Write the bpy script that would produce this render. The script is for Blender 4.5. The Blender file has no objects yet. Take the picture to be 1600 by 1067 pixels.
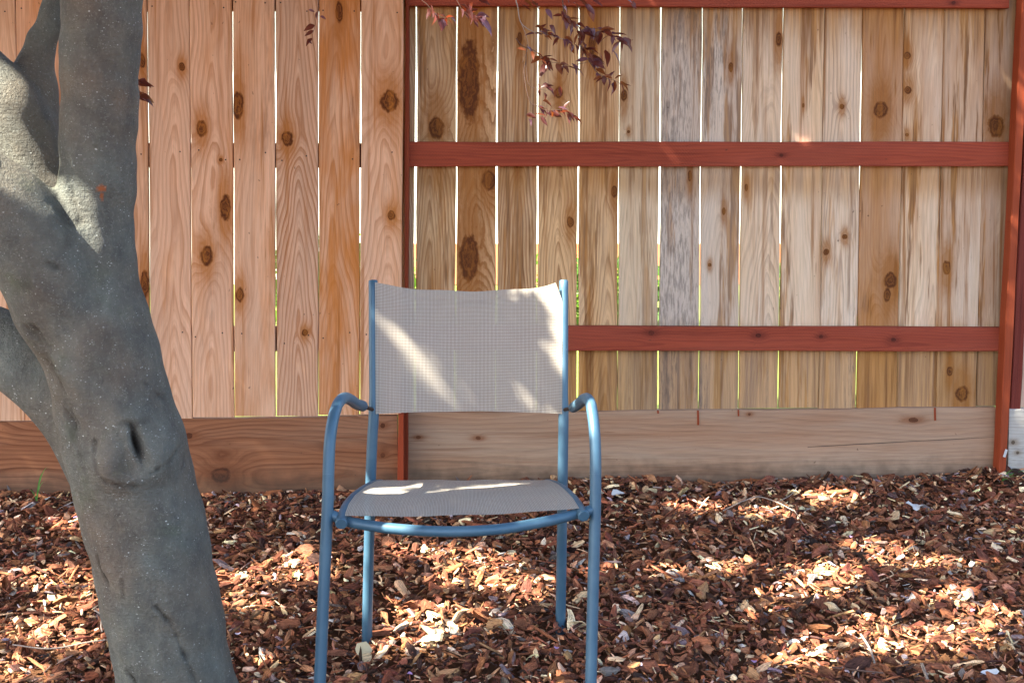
import bpy, bmesh, math, random
import numpy as np
from mathutils import Vector, Matrix

random.seed(7)
rng = np.random.default_rng(7)
S = bpy.context.scene
C = S.collection

# ------------------------------------------------------------------ camera
FPX = 2000.0; CAMH = 1.257; PITCH = math.radians(3.0); SHIFT = -0.133
cd = bpy.data.cameras.new('camera'); cam = bpy.data.objects.new('camera', cd); C.objects.link(cam)
cam.location = (0, 0, CAMH); cam.rotation_euler = (math.radians(90) - PITCH, 0, 0)
cd.sensor_width = 36; cd.lens = 36 * FPX / 1600; cd.shift_y = SHIFT; cd.clip_end = 500; cd.clip_start = 0.05
S.camera = cam
# ------------------------------------------------------------------ sun, sky, exposure
SUN = Vector((0.60, 0.27, -0.72)).normalized()          # direction the light travels
W = bpy.data.worlds.new('World'); S.world = W; W.use_nodes = True
wt = W.node_tree; wt.nodes.clear()
sky = wt.nodes.new('ShaderNodeTexSky'); sky.sky_type = 'NISHITA'; sky.sun_disc = False
sky.sun_elevation = math.asin(-SUN.z); sky.sun_rotation = math.atan2(-SUN.x, -SUN.y)
sky.air_density = 1.0; sky.dust_density = 2.5; sky.ozone_density = 0.6
bg = wt.nodes.new('ShaderNodeBackground'); bg.inputs[1].default_value = 0.102
wo = wt.nodes.new('ShaderNodeOutputWorld')
wt.links.new(sky.outputs[0], bg.inputs[0]); wt.links.new(bg.outputs[0], wo.inputs[0])
sl = bpy.data.lights.new('sun', 'SUN'); sl.energy = 5.0; sl.angle = math.radians(0.5); sl.color = (1.0, 0.95, 0.80)
so = bpy.data.objects.new('sun', sl); C.objects.link(so)
so.rotation_euler = SUN.to_track_quat('-Z', 'Y').to_euler()
S.view_settings.view_transform = 'Standard'; S.view_settings.look = 'None'
S.view_settings.gamma = 1.0; S.view_settings.use_curve_mapping = False
S.view_settings.exposure = 2.82
S.cycles.max_bounces = 8; S.cycles.transparent_max_bounces = 24


# ------------------------------------------------------------------ survey helpers: photo point + known distance -> place
def ray(px, py):
    xc = (px - 800) / FPX; yc = ((533.5 - py) + SHIFT * 1600) / FPX
    c, s = math.cos(PITCH), math.sin(PITCH)
    return Vector((xc, c + yc * s, -s + yc * c))
def P(px, py, D):
    r = ray(px, py); return Vector((0, 0, CAMH)) + r * (D / r.y)
FK = 0.033                                              # the fence runs slightly away to the right
def PF(px, py, D0):
    r = ray(px, py); t = D0 / (r.y - FK * r.x)
    return Vector((0, 0, CAMH)) + r * t
def PG(px, py, z=0.0):
    r = ray(px, py); return Vector((0, 0, CAMH)) + r * ((z - CAMH) / r.z)

# ------------------------------------------------------------------ object helpers
def tag(o, label=None, cat=None, group=None, kind=None):
    for k, v in (('label', label), ('category', cat), ('group', group), ('kind', kind)):
        if v: o[k] = v
    return o
def empty(name, loc=(0, 0, 0), **kw):
    o = bpy.data.objects.new(name, None); C.objects.link(o); o.location = loc; o.empty_display_size = .1
    return tag(o, **kw)
def link(name, me, parent=None, mat=None):
    o = bpy.data.objects.new(name, me); C.objects.link(o)
    if mat is not None: me.materials.clear(); me.materials.append(mat)
    if parent is not None: o.parent = parent; o.matrix_parent_inverse = Matrix.Translation(parent.location).inverted()
    return o
def mesh_from(name, V, F, smooth=False):
    me = bpy.data.meshes.new(name); me.from_pydata([tuple(v) for v in V], [], F); me.update()
    if smooth: me.shade_smooth()
    return me
def fix_normals(me):
    bm = bmesh.new(); bm.from_mesh(me); bmesh.ops.recalc_face_normals(bm, faces=bm.faces); bm.to_mesh(me); bm.free()
    return me
def catmull(pts, n=8, closed=False):
    pts = [Vector(p) for p in pts]; out = []
    Q = [pts[0] * 2 - pts[1]] + pts + [pts[-1] * 2 - pts[-2]]
    for i in range(1, len(Q) - 2):
        a, b, c, d = Q[i - 1:i + 3]
        for k in range(n):
            t = k / n
            out.append(0.5 * ((2 * b) + (c - a) * t + (2 * a - 5 * b + 4 * c - d) * t * t + (3 * b - a - 3 * c + d) * t ** 3))
    out.append(pts[-1]); return out
def lerp_list(vals, n):
    out = []
    for a, b in zip(vals[:-1], vals[1:]):
        out += [a + (b - a) * k / n for k in range(n)]
    return out + [vals[-1]]
def tube(pts, rad, seg=12, flat=(1, 1), cap=True, V=None, F=None, bev=0.0, bevs=(1, 1)):
    V = [] if V is None else V; F = [] if F is None else F
    n = len(pts); rads = rad if isinstance(rad, (list, tuple)) else [rad] * n
    T = [(pts[min(i + 1, n - 1)] - pts[max(i - 1, 0)]).normalized() for i in range(n)]
    u = T[0].orthogonal().normalized(); base = len(V); rings = []
    for i in range(n):
        if i: u = (u - T[i] * u.dot(T[i])).normalized()
        w = T[i].cross(u)
        rr = [(pts[i], rads[i])]
        if bev and bevs[0] and i == 0: rr = [(pts[i], rads[i] - bev), (pts[i] + T[i] * bev, rads[i])]
        if bev and bevs[1] and i == n - 1: rr = [(pts[i] - T[i] * bev, rads[i]), (pts[i], rads[i] - bev)]
        for c, r in rr:
            ring = []
            for k in range(seg):
                a = 2 * math.pi * k / seg
                V.append(c + u * (math.cos(a) * r * flat[0]) + w * (math.sin(a) * r * flat[1])); ring.append(len(V) - 1)
            rings.append(ring)
    for A, B in zip(rings[:-1], rings[1:]):
        for k in range(seg):
            k2 = (k + 1) % seg; F.append((A[k], A[k2], B[k2], B[k]))
    if cap == 'solid': F.append(tuple(reversed(rings[0]))); F.append(tuple(rings[-1]))
    elif cap:
        for rg, rev in ((rings[0], True), (rings[-1], False)):
            nn = [len(V) + k for k in range(seg)]; V += [Vector(V[k]) for k in rg]; F.append(tuple(reversed(nn)) if rev else tuple(nn))
    return V, F
def tube_obj(name, pts, rad, parent, mat, **kw):
    V, F = tube(pts, rad, **kw); me = mesh_from(name, V, F)
    for p in me.polygons: p.use_smooth = len(p.vertices) == 4
    return link(name, me, parent, mat)

# ------------------------------------------------------------------ node helpers
class N:
    def __init__(s, nt, sock): s.nt = nt; s.s = sock
    def _m(s, op, *o, clamp=False):
        n = s.nt.nodes.new('ShaderNodeMath'); n.operation = op; n.use_clamp = clamp
        for i, x in enumerate((s,) + o):
            if isinstance(x, N): s.nt.links.new(x.s, n.inputs[i])
            else: n.inputs[i].default_value = x
        return N(s.nt, n.outputs[0])
    def __add__(s, o): return s._m('ADD', o)
    __radd__ = __add__
    def __sub__(s, o): return s._m('SUBTRACT', o)
    def __rsub__(s, o): return (s * -1) + o
    def __mul__(s, o): return s._m('MULTIPLY', o)
    __rmul__ = __mul__
    def __truediv__(s, o): return s._m('DIVIDE', o)
    def f(s, op, *o, **k): return s._m(op, *o, **k)
    def step(s, a, b):
        n = s.nt.nodes.new('ShaderNodeMapRange'); n.interpolation_type = 'SMOOTHSTEP'; s.nt.links.new(s.s, n.inputs[0])
        n.inputs[1].default_value = a; n.inputs[2].default_value = b; return N(s.nt, n.outputs[0])
    def xyz(s):
        n = s.nt.nodes.new('ShaderNodeSeparateXYZ'); s.nt.links.new(s.s, n.inputs[0]); return [N(s.nt, o) for o in n.outputs]
class NT:
    def __init__(s, name):
        s.m = bpy.data.materials.new(name); s.m.use_nodes = True; s.nt = s.m.node_tree; s.nt.nodes.clear()
        s.out = s.nt.nodes.new('ShaderNodeOutputMaterial')
    def new(s, t): return s.nt.nodes.new(t)
    def coord(s, which='Object'): return N(s.nt, s.new('ShaderNodeTexCoord').outputs[which])
    def attr(s, name, kind='OBJECT', out='Fac'):
        n = s.new('ShaderNodeAttribute'); n.attribute_type = kind; n.attribute_name = name; return N(s.nt, n.outputs[out])
    def put(s, sock, v):
        if isinstance(v, N): s.nt.links.new(v.s, sock)
        elif isinstance(v, (tuple, list)) and len(v) == 3 and sock.type == 'RGBA': sock.default_value = (*v, 1)
        else: sock.default_value = v
    def vec(s, x, y, z):
        n = s.new('ShaderNodeCombineXYZ')
        for i, v in enumerate((x, y, z)): s.put(n.inputs[i], v)
        return N(s.nt, n.outputs[0])
    def noise(s, v, scale=1, detail=3, rough=.5, dist=0, color=False):
        n = s.new('ShaderNodeTexNoise'); s.put(n.inputs['Vector'], v); n.inputs['Scale'].default_value = scale
        n.inputs['Detail'].default_value = detail; n.inputs['Roughness'].default_value = rough; n.inputs['Distortion'].default_value = dist
        return N(s.nt, n.outputs[1 if color else 0])
    def voro(s, v, scale, out='Distance', rnd=1):
        n = s.new('ShaderNodeTexVoronoi'); s.put(n.inputs['Vector'], v); n.inputs['Scale'].default_value = scale
        n.inputs['Randomness'].default_value = rnd; return N(s.nt, n.outputs[out])
    def mix(s, f, a, b, blend='MIX'):
        n = s.new('ShaderNodeMix'); n.data_type = 'RGBA'; n.blend_type = blend
        s.put(n.inputs[0], f); s.put(n.inputs[6], a); s.put(n.inputs[7], b); return N(s.nt, n.outputs[2])
    def bump(s, h, strength=.3, dist=.002):
        n = s.new('ShaderNodeBump'); s.put(n.inputs['Height'], h); n.inputs['Strength'].default_value = strength
        n.inputs['Distance'].default_value = dist; return N(s.nt, n.outputs[0])
    def bsdf(s, color, rough=.7, normal=None, spec=.3, metallic=0.0, finish=True):
        n = s.new('ShaderNodeBsdfPrincipled'); s.put(n.inputs['Base Color'], color); s.put(n.inputs['Roughness'], rough)
        n.inputs['Specular IOR Level'].default_value = spec; n.inputs['Metallic'].default_value = metallic
        if normal is not None: s.put(n.inputs['Normal'], normal)
        if finish: s.nt.links.new(n.outputs[0], s.out.inputs[0])
        return n

# ------------------------------------------------------------------ materials
def wood(name, early, late, knotc, stainc, grayc, freq=150., line=1.0, rough=.75, bump=.35, spec=.2, incised=False, dirt=0.0, sheltered=False):
    m = NT(name); p = m.coord(); x, y, z = p.xyz()
    seed = m.attr('seed'); prm = m.attr('prm', out='Vector').xyz()      # stain, grey, line strength
    tint = m.attr('tint', out='Color'); form = m.attr('form', out='Vector').xyz()   # heart offset, rise, waviness
    so_ = seed * 3.17
    wav = m.noise(m.vec(x * 6 + so_, seed, z * 1.25), 1.0, 2, .5) - .5
    wav2 = m.noise(m.vec(x * 22 + so_, seed + y * 6, z * 2.6), 1.0, 3, .6) - .5
    dx = x - form[0]
    ff = (dx * dx + .00012).f('SQRT') * .8 + (y + .02) * .5
    fld = ff + z * form[1] * 3.0 + wav * form[2] * 2.6 + wav2 * .012
    halo = None; core = None; core2 = None
    for i in range(4):
        k = m.attr('k%d' % i, out='Vector').xyz()
        e = m.attr('e%d' % i)
        ax = (x - k[0]) / k[2]; az = (z - k[1]) / (k[2] * e)
        wob = m.noise(m.vec(x * 55 + so_, i, z * 34), 1, 3, .6) - .5
        d2 = ax * ax + az * az + wob * 1.5
        d2 = d2.f('MAXIMUM', 0.0)
        g = (d2 * -.16).f('EXPONENT') * (k[2] * 1.7)
        fld = fld + g
        h = ((ax * ax + az * az * (.16 if sheltered else .34) + wob * 2.6 - 1.0) * -.40).f('EXPONENT', clamp=True)
        c = 1.0 - d2.step(.7, 1.1)
        halo = h if halo is None else halo.f('MAXIMUM', h); core = c if core is None else core.f('MAXIMUM', c)
        rg = (d2.f('SQRT') * 15.0).f('SINE') * .5 + .5
        core2 = rg * c if core2 is None else core2.f('MAXIMUM', rg * c)
    ph = (fld * freq).f('FRACT')
    ln = ph.step(.25, .88) * (1.0 - ph.step(.88, 1.0))
    wide = (m.noise(m.vec(fld * 38 + so_, seed, 0.0), 1, 2) - .3).step(0., .45)
    fib = m.noise(m.vec(x * 420, y * 420, z * 9 + so_), 1, 3, .65)
    fib2 = m.noise(m.vec(x * 90 + so_, y * 90, z * 2.2), 1, 3, .6)
    ph2 = (fld * freq * 2.9).f('FRACT'); ln2 = ph2.step(.3, .85) * (1.0 - ph2.step(.85, 1.0))
    lf = (ln * (wide * .6 + .4) + ln2 * .22) * prm[2] * line
    col = m.mix(lf.f('MINIMUM', 1.0), early, late)
    big = m.noise(m.vec(x * 7 + so_, seed * 2.1, z * .9), 1, 3, .6)
    col = m.mix(((big - .5) * 1.1 + (fib2 - .5) * .9).f('ADD', .0, clamp=True), col, late)
    sn = m.noise(m.vec(x * 10 + so_ * 2 + wav * 2, seed, z * 1.5), 1, 4, .6)
    sm = (sn + (prm[0] - 1.0) * .32).step(.36, .60)
    sm = sm * prm[0].f('MINIMUM', 1.0)
    col = m.mix(sm * .85, col, stainc)
    sn2 = m.noise(m.vec(x * 16 - so_, seed + 4, z * 2.2), 1, 5, .65)
    col = m.mix((sn2.step(.56, .74)) * prm[0] * .6, col, knotc)
    gn = m.noise(m.vec(x * 9 - so_, seed + 9, z * 1.1), 1, 4, .6)
    gm = ((gn - .5) * 1.6 + prm[1]).f('ADD', 0.0, clamp=True)
    col = m.mix(gm * .85, col, grayc)
    stk = m.noise(m.vec(x * 48 + so_, seed + 2, z * 1.3), 1, 4, .6); st2 = m.noise(m.vec(x * 13 - so_, seed + 7, z * .8), 1, 2)
    col = m.mix(stk.step(.50, .68) * st2.step(.42, .60) * (.45 + prm[0] * .42), col, tuple(a * .6 + b * .5 for a, b in zip(stainc, knotc)))
    chk = m.noise(m.vec(x * 210 + so_, seed, z * 5), 1, 2, .5)
    col = m.mix(chk.step(.70, .76) * st2.step(.40, .55) * .6, col, tuple(c * .5 for c in stainc))
    if sheltered:      # tannin runs of their own shape
        t1 = m.noise(m.vec(x * 17 + so_ * 1.3, seed + 11, z * 1.05), 1, 5, .68); t2 = m.noise(m.vec(x * 70 + so_, seed + 3, z * 3.2), 1, 3, .6)
        tm_ = (t1 + (t2 - .5) * .16).step(.52, .60) * (.35 + prm[0] * .5).f('MINIMUM', .85)
        col = m.mix(tm_, col, m.mix(t2.step(.40, .62), (.36, .17, .045), (.135, .055, .018)))
    if sheltered:      # sheltered wood below the lower rail stays browner; brown bands under the upper rails
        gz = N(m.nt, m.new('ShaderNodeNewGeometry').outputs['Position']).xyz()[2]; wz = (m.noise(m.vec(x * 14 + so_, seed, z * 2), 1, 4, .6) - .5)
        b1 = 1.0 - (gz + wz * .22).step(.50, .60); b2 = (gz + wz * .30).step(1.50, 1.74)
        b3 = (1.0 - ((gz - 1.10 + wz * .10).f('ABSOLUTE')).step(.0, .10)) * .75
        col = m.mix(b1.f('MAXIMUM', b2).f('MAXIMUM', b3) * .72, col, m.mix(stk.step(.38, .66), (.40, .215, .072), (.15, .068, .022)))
    # weather streaks and mildew specks
    sp = m.noise(m.vec(x * 130, seed + 5, z * 16), 1, 4, .7) * gm
    col = m.mix(sp.step(.42, .62) * .55, col, (.10, .085, .075))
    col = m.mix(halo * .75, col, tuple(a * .72 + b * .30 for a, b in zip(stainc, knotc)))
    col = m.mix(core, col, knotc)
    kn = m.noise(m.vec(x * 40 + so_, seed, z * 11), 1, 3, .5); col = m.mix(core2 * .32 + core * kn.step(.45, .7) * .35, col, stainc)
    pits = m.noise(m.vec(x * 60 + so_, y * 60, z * 45), 1, 3, .5)
    col = m.mix(pits.step(.70, .76) * .7, col, (.07, .04, .025))
    fine = (fib - .5) * .75 + (fib2 - .5) * .35 + 1.0
    br = m.vec(fine, fine, fine)
    col = m.mix(1.0, col, br, 'MULTIPLY'); col = m.mix(1.0, col, tint, 'MULTIPLY')
    hgt = ln * -.35 * prm[2] + fib * .5 + core * .4
    if incised:
        iy = (z * 95 + (x * 320).f('FRACT') * 0 + (x * 160).f('FLOOR') * .5).f('FRACT')
        ix = (x * 160).f('FRACT')
        sl_ = (1 - iy.step(.25, .5)) * (1 - ix.step(.12, .4)) * m.noise(m.vec(x * 8, seed, z * 3), 1, 2).step(.38, .55)
        hgt = hgt - sl_ * 1.6
        col = m.mix(sl_ * .45, col, tuple(c * .35 for c in early))
        scuff = m.noise(m.vec(x * 26 + so_, seed, z * 7), 1, 5, .7)
        col = m.mix(scuff.step(.66, .80) * .4, col, (.42, .22, .16))
    if dirt:
        gp = N(m.nt, m.new('ShaderNodeNewGeometry').outputs['Position']).xyz()[2]
        dn = m.noise(m.coord(), 18, 4)
        col = m.mix((1 - (gp + (dn - .5) * .12).step(.0, .11)) * dirt, col, (.07, .045, .03))
    m.bsdf(col, rough, m.bump(hgt, bump, .0018), spec)
    return m.m
M = {}
M['fresh'] = wood('fresh_cedar', (.71, .455, .310), (.38, .155, .058), (.080, .020, .005), (.50, .185, .030), (.46, .33, .25), 80, line=.72)
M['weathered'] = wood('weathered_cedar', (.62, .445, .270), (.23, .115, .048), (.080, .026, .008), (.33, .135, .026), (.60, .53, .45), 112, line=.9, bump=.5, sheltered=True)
M['kick'] = wood('kickboard_fir', (.37, .180, .095), (.165, .062, .028), (.075, .026, .012), (.27, .105, .045), (.43, .33, .245), 62, line=1.0, dirt=.7)
M['grey'] = wood('silvered_fir', (.45, .40, .34), (.24, .20, .16), (.06, .04, .03), (.3, .22, .14), (.45, .42, .38), 80, dirt=.5)
M['red'] = wood('red_stained_fir', (.330, .064, .030), (.165, .026, .017), (.06, .012, .008), (.19, .036, .020), (.32, .085, .055), 120, line=.7, incised=True, bump=.6)
M['redpost'] = wood('red_stained_post', (.27, .048, .016), (.18, .028, .010), (.08, .015, .008), (.25, .045, .018), (.36, .09, .04), 120, line=.5, bump=.3)

def mat_plain(name, col, rough=.6, metallic=0., spec=.4, nscale=0, namp=.2, bump=0):
    m = NT(name); nrm = None; c = col
    if nscale:
        n = m.noise(m.coord(), nscale, 4, .6); c = m.mix((n - .5) * 2 * namp + .5, tuple(v * .72 for v in col), tuple(min(1, v * 1.25) for v in col))
        if bump: nrm = m.bump(n, bump, .002)
    m.bsdf(c, rough, nrm, spec, metallic); return m.m

def make_bark():
    m = NT('smooth_grey_bark'); p = m.coord(); x, y, z = p.xyz()
    big = m.noise(p, 5.0, 4, .6); mid = m.noise(m.vec(x * 22, y * 22, z * 13), 1, 4, .6); fine = m.noise(m.vec(x * 170, y * 170, z * 120), 1, 4, .65)
    col = m.mix(big.step(.32, .68), (.165, .142, .110), (.150, .162, .142))
    mossn = m.noise(p, 9.0, 3, .6)
    col = m.mix(mossn.step(.60, .72) * .5, col, (.085, .105, .055))
    rust = m.noise(m.vec(x * 3 + 4, y * 3, z * 2), 1, 3)
    col = m.mix(rust.step(.50, .70) * .55, col, (.185, .112, .070))
    col = m.mix((mid - .5) * 1.8 + .35, col, (.062, .062, .058)); blot = m.noise(p, 34, 5, .75); col = m.mix(blot.step(.48, .70) * .28, col, (.21, .195, .155))
    # lenticel flecks
    warp = m.noise(p, 40, 2, .5)
    for sc, th, am, cc in ((50, .125, .85, (.58, .60, .56)), (105, .20, .7, (.46, .48, .45)), (210, .28, .5, (.33, .35, .31))):
        v = m.voro(m.vec(x * 1.0, y * 1.0, z * 1.5), sc)
        gate = m.noise(p, sc * .30, 2, .5).step(.50, .58)
        col = m.mix((1 - (v + (warp - .5) * .12).step(th * .5, th)) * gate * am, col, cc)
    col = m.mix(fine.step(.52, .72) * .35, col, (.27, .27, .24)); fd = m.noise(m.vec(x * 120, y * 120, z * 260), 1, 4, .7); col = m.mix(fd.step(.55, .70) * .4, col, (.06, .052, .042))
    cr = m.attr('crack', 'GEOMETRY')
    col = m.mix((cr * (.55 + m.noise(p, 120, 3, .7) * .9)).f('MINIMUM', .95), col, (.018, .013, .009))
    rs = m.attr('rust', 'GEOMETRY')
    col = m.mix(rs, col, (.34, .10, .03))
    ring = m.noise(m.vec(x * 14, y * 14, z * 75), 1, 3, .6)
    crk = m.noise(m.vec(x * 60, y * 60, z * 34), 1, 5, .75, .6)
    grit = m.noise(m.vec(x * 330, y * 330, z * 420), 1, 3, .7); lines = m.noise(m.vec(x * 24, y * 24, z * 210), 1, 3, .6)
    h = fine * 1.1 + mid * .4 + ring * .35 + crk * .8 + grit * .55 + lines * .5
    m.bsdf(col, .72, m.bump(h, 1.0, .005), .22)
    return m.m
M['bark'] = make_bark()

def make_chip_mat():
    m = NT('bark_chip'); c = m.attr('tone', 'GEOMETRY', 'Color'); p = m.attr('grain', 'GEOMETRY', 'Vector'); x, y, z = p.xyz()
    g = m.noise(m.vec(x * 45, y * 420, z * 420), 1, 4, .7); g2 = m.noise(m.vec(x * 40, y * 90, z * 90), 1, 3, .6)
    v = (g - .5) * 3.0 + (g2 - .5) * 1.8 + 1.0
    v = v.f('MAXIMUM', .15)
    col = m.mix(1.0, c, m.vec(v, v, v), 'MULTIPLY')
    col = m.mix(g2.step(.58, .72) * .35, col, (.40, .22, .10))
    m.bsdf(col, .8, m.bump(g * .7 + g2, 1.0, .004), .15); return m.m
M['chip'] = make_chip_mat()
def make_soil():
    m = NT('soil'); p = m.coord(); n = m.noise(p, 30, 5, .7); n2 = m.noise(p, .8, 3)
    col = m.mix(n, (.035, .018, .010), (.15, .065, .030)); m.bsdf(col, .95, m.bump(n, .8, .02), .1); return m.m
M['soil'] = make_soil()
def make_grassfar():
    m = NT('lawn'); p = m.coord(); n = m.noise(p, 25, 5, .7); n2 = m.noise(p, .5, 3)
    m.bsdf(m.mix(n * .6 + n2 * .4, (.10, .14, .03), (.22, .26, .07)), .9, m.bump(n, .6, .03), .1); return m.m
M['lawn'] = make_grassfar()

def make_paint():
    m = NT('blue_powder_coat'); p = m.coord(); n = m.noise(p, 380, 2, .5); n2 = m.noise(p, 9, 4, .6)
    col = m.mix(n2.step(.35, .7), (.045, .108, .168), (.068, .140, .200))
    ch = m.noise(p, 60, 4, .7)
    col = m.mix(ch.step(.70, .76) * .7, col, (.30, .36, .42))
    col = m.mix(m.noise(p, 33, 5, .75).step(.68, .78) * .5, col, (.06, .08, .10))
    w = m.attr('wear', 'GEOMETRY'); col = m.mix(w, col, (.16, .085, .05))
    m.bsdf(col, .36 + n2 * .15, m.bump(n, .12, .0006), .5, .15); return m.m
M['paint'] = make_paint()

def make_sling(name, holes):
    m = NT(name); uv = m.coord('UV').xyz(); u, v = uv[0], uv[1]
    pu = 1 / .0036; pv = 1 / .0038
    fu = (u * pu).f('FRACT'); fv = (v * pv).f('FRACT')
    a = ((fu - .5).f('ABSOLUTE')); b = ((fv - .5).f('ABSOLUTE'))
    gapu = a.step(.30, .42); gapv = b.step(.28, .40)
    hole = gapu * gapv * holes
    pn = m.noise(m.vec(u * 30, v * 900, 0.), 1, 2); pn2 = m.noise(m.vec(u * 900, v * 30, 3.), 1, 2); pn3 = m.noise(m.vec(u * 6, v * 6, 1.), 1, 4, .6)
    col = m.mix(gapv, (.66, .60, .50), (.23, .195, .165)); col = m.mix(gapu * .85, col, (.17, .145, .125))
    # darker picks every few yarns
    k = ((u * (pu / 3)).f('FRACT')).step(.7, .72); col = m.mix(k * .22, col, (.30, .24, .22))
    col = m.mix((pn - .5) * .8 + (pn2 - .5) * .8 + .12, col, (.34, .29, .27))
    col = m.mix((pn3.step(.55, .75)) * .22, col, (.36, .31, .27))
    h = (1 - gapu) * .5 + (1 - gapv) * .5
    nb = m.bump(h, .5, .0012)
    d = m.bsdf(col, .6, nb, .25, finish=False)
    tr = m.new('ShaderNodeBsdfTranslucent'); m.put(tr.inputs[0], (.50, .44, .40))
    mx = m.new('ShaderNodeMixShader'); mx.inputs[0].default_value = .22
    m.nt.links.new(d.outputs[0], mx.inputs[1]); m.nt.links.new(tr.outputs[0], mx.inputs[2])
    tp = m.new('ShaderNodeBsdfTransparent'); mx2 = m.new('ShaderNodeMixShader'); m.put(mx2.inputs[0], hole)
    m.nt.links.new(mx.outputs[0], mx2.inputs[1]); m.nt.links.new(tp.outputs[0], mx2.inputs[2])
    m.nt.links.new(mx2.outputs[0], m.out.inputs[0]); return m.m
M['sling'] = make_sling('woven_sling', .62); M['hem'] = make_sling('folded_sling', .25)

def make_leaf(name, col, trans):
    m = NT(name); p = m.coord(); n = m.noise(p, 60, 3, .6)
    oi = N(m.nt, m.new('ShaderNodeObjectInfo').outputs['Random'])
    c = m.mix(n * .7, tuple(v * .7 for v in col), tuple(v * 1.5 for v in col)); c = m.mix(oi * .5, c, tuple(v * .6 for v in col))
    uvx = m.coord('UV').xyz(); vein = 1 - (uvx[1] - .5).f('ABSOLUTE').step(.01, .05)
    c = m.mix(vein * .5, c, tuple(min(1, v * 2.2) for v in col))
    d = m.bsdf(c, .38, None, .5, finish=False); tr = m.new('ShaderNodeBsdfTranslucent'); m.put(tr.inputs[0], trans)
    mx = m.new('ShaderNodeMixShader'); mx.inputs[0].default_value = .35
    m.nt.links.new(d.outputs[0], mx.inputs[1]); m.nt.links.new(tr.outputs[0], mx.inputs[2]); m.nt.links.new(mx.outputs[0], m.out.inputs[0]); return m.m
M['leaf_dark'] = make_leaf('maroon_leaf', (.090, .024, .020), (.26, .045, .015))
M['leaf_purple'] = make_leaf('purple_leaf', (.125, .060, .090), (.25, .07, .06))
M['leaf_sunlit'] = make_leaf('sunlit_leaf', (.14, .038, .016), (.42, .11, .018))  # orange of sun passing through the leaf is put into its colour
M['leaf_crown'] = make_leaf('crown_leaf', (.07, .030, .022), (.16, .035, .015))
M['leaf_green'] = make_leaf('green_leaf', (.06, .13, .02), (.25, .45, .05))
M['twig'] = mat_plain('twig_bark', (.10, .055, .04), .7, nscale=60, bump=.3)
M['steel'] = mat_plain('dull_steel', (.09, .055, .04), .5, .6, nscale=90)
M['nail'] = mat_plain('rusty_nail', (.055, .038, .03), .6, .4)
M['dryleaf'] = mat_plain('dry_leaf', (.62, .50, .30), .7, nscale=40, bump=.4)
M['paleleaf'] = mat_plain('pale_leaf', (.50, .50, .50), .7, nscale=30, bump=.4)
M['tanleaf'] = mat_plain('tan_leaf', (.42, .29, .17), .7, nscale=30, bump=.4)
M['petal'] = mat_plain('petal', (.36, .22, .42), .6)
M['petalw'] = mat_plain('pale_petal', (.62, .55, .66), .6)
M['drytwig'] = mat_plain('dry_twig', (.34, .27, .22), .7, nscale=50)
M['stucco'] = mat_plain('pale_stucco', (.80, .80, .76), .9, nscale=6, namp=.1, bump=.1)
M['terra'] = mat_plain('terracotta_band', (.50, .20, .10), .9, nscale=6)
M['grass'] = mat_plain('grass_blade', (.10, .26, .045), .5, nscale=20)
M['black'] = mat_plain('scuff', (.02, .015, .015), .6)

# ------------------------------------------------------------------ ground
def hgt(x, y):
    x = np.asarray(x, float); y = np.asarray(y, float)
    b = .010 * np.sin(x * 2.3 + 1.1) * np.cos(y * 2.9) + .007 * np.sin(x * 5.7 + y * 4.1) + .004 * np.sin(x * 11.3 - y * 9.7 + 2)
    near = np.exp(-((y - 4.62) / .30) ** 2)
    rise = .055 * np.exp(-((x - 1.85) / .30) ** 2) + .020 * np.exp(-((x - .35) / .35) ** 2) + .018 * np.exp(-((x - 1.15) / .4) ** 2) - .012 * np.exp(-((x - .68) / .12) ** 2) - .012 / (1 + np.exp((x + .30) * 20))
    return b * (1 - near * .7) + near * rise - .012
gx = np.concatenate([[-60, -25, -10, -6], np.linspace(-4, 4, 81), [6, 10, 25, 60]]); gy = np.concatenate([[-40, -15, -5], np.linspace(0, 4.8, 49), [5.0, 5.4, 8, 20, 60, 150]])
gm_ = [(x, y, float(hgt(x, y)) - .012 if (-4 <= x <= 4 and 0 <= y <= 4.8) else -.03) for y in gy for x in gx]
nx = len(gx); gf = [(j * nx + i, j * nx + i + 1, (j + 1) * nx + i + 1, (j + 1) * nx + i) for j in range(len(gy) - 1) for i in range(nx - 1)]
ground = link('ground', mesh_from('ground', gm_, gf, True), None, M['soil']); tag(ground, 'dark soil under the bark mulch', 'ground', kind='structure')
lv = [(-60, 4.95, -.005), (60, 4.95, -.005), (60, 150, -.005), (-60, 150, -.005)]
lawn = link('lawn', mesh_from('lawn', lv, [(0, 1, 2, 3)]), None, M['lawn']); tag(lawn, 'sunlit lawn glimpsed through the gaps between fence boards', 'lawn', kind='structure')

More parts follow.
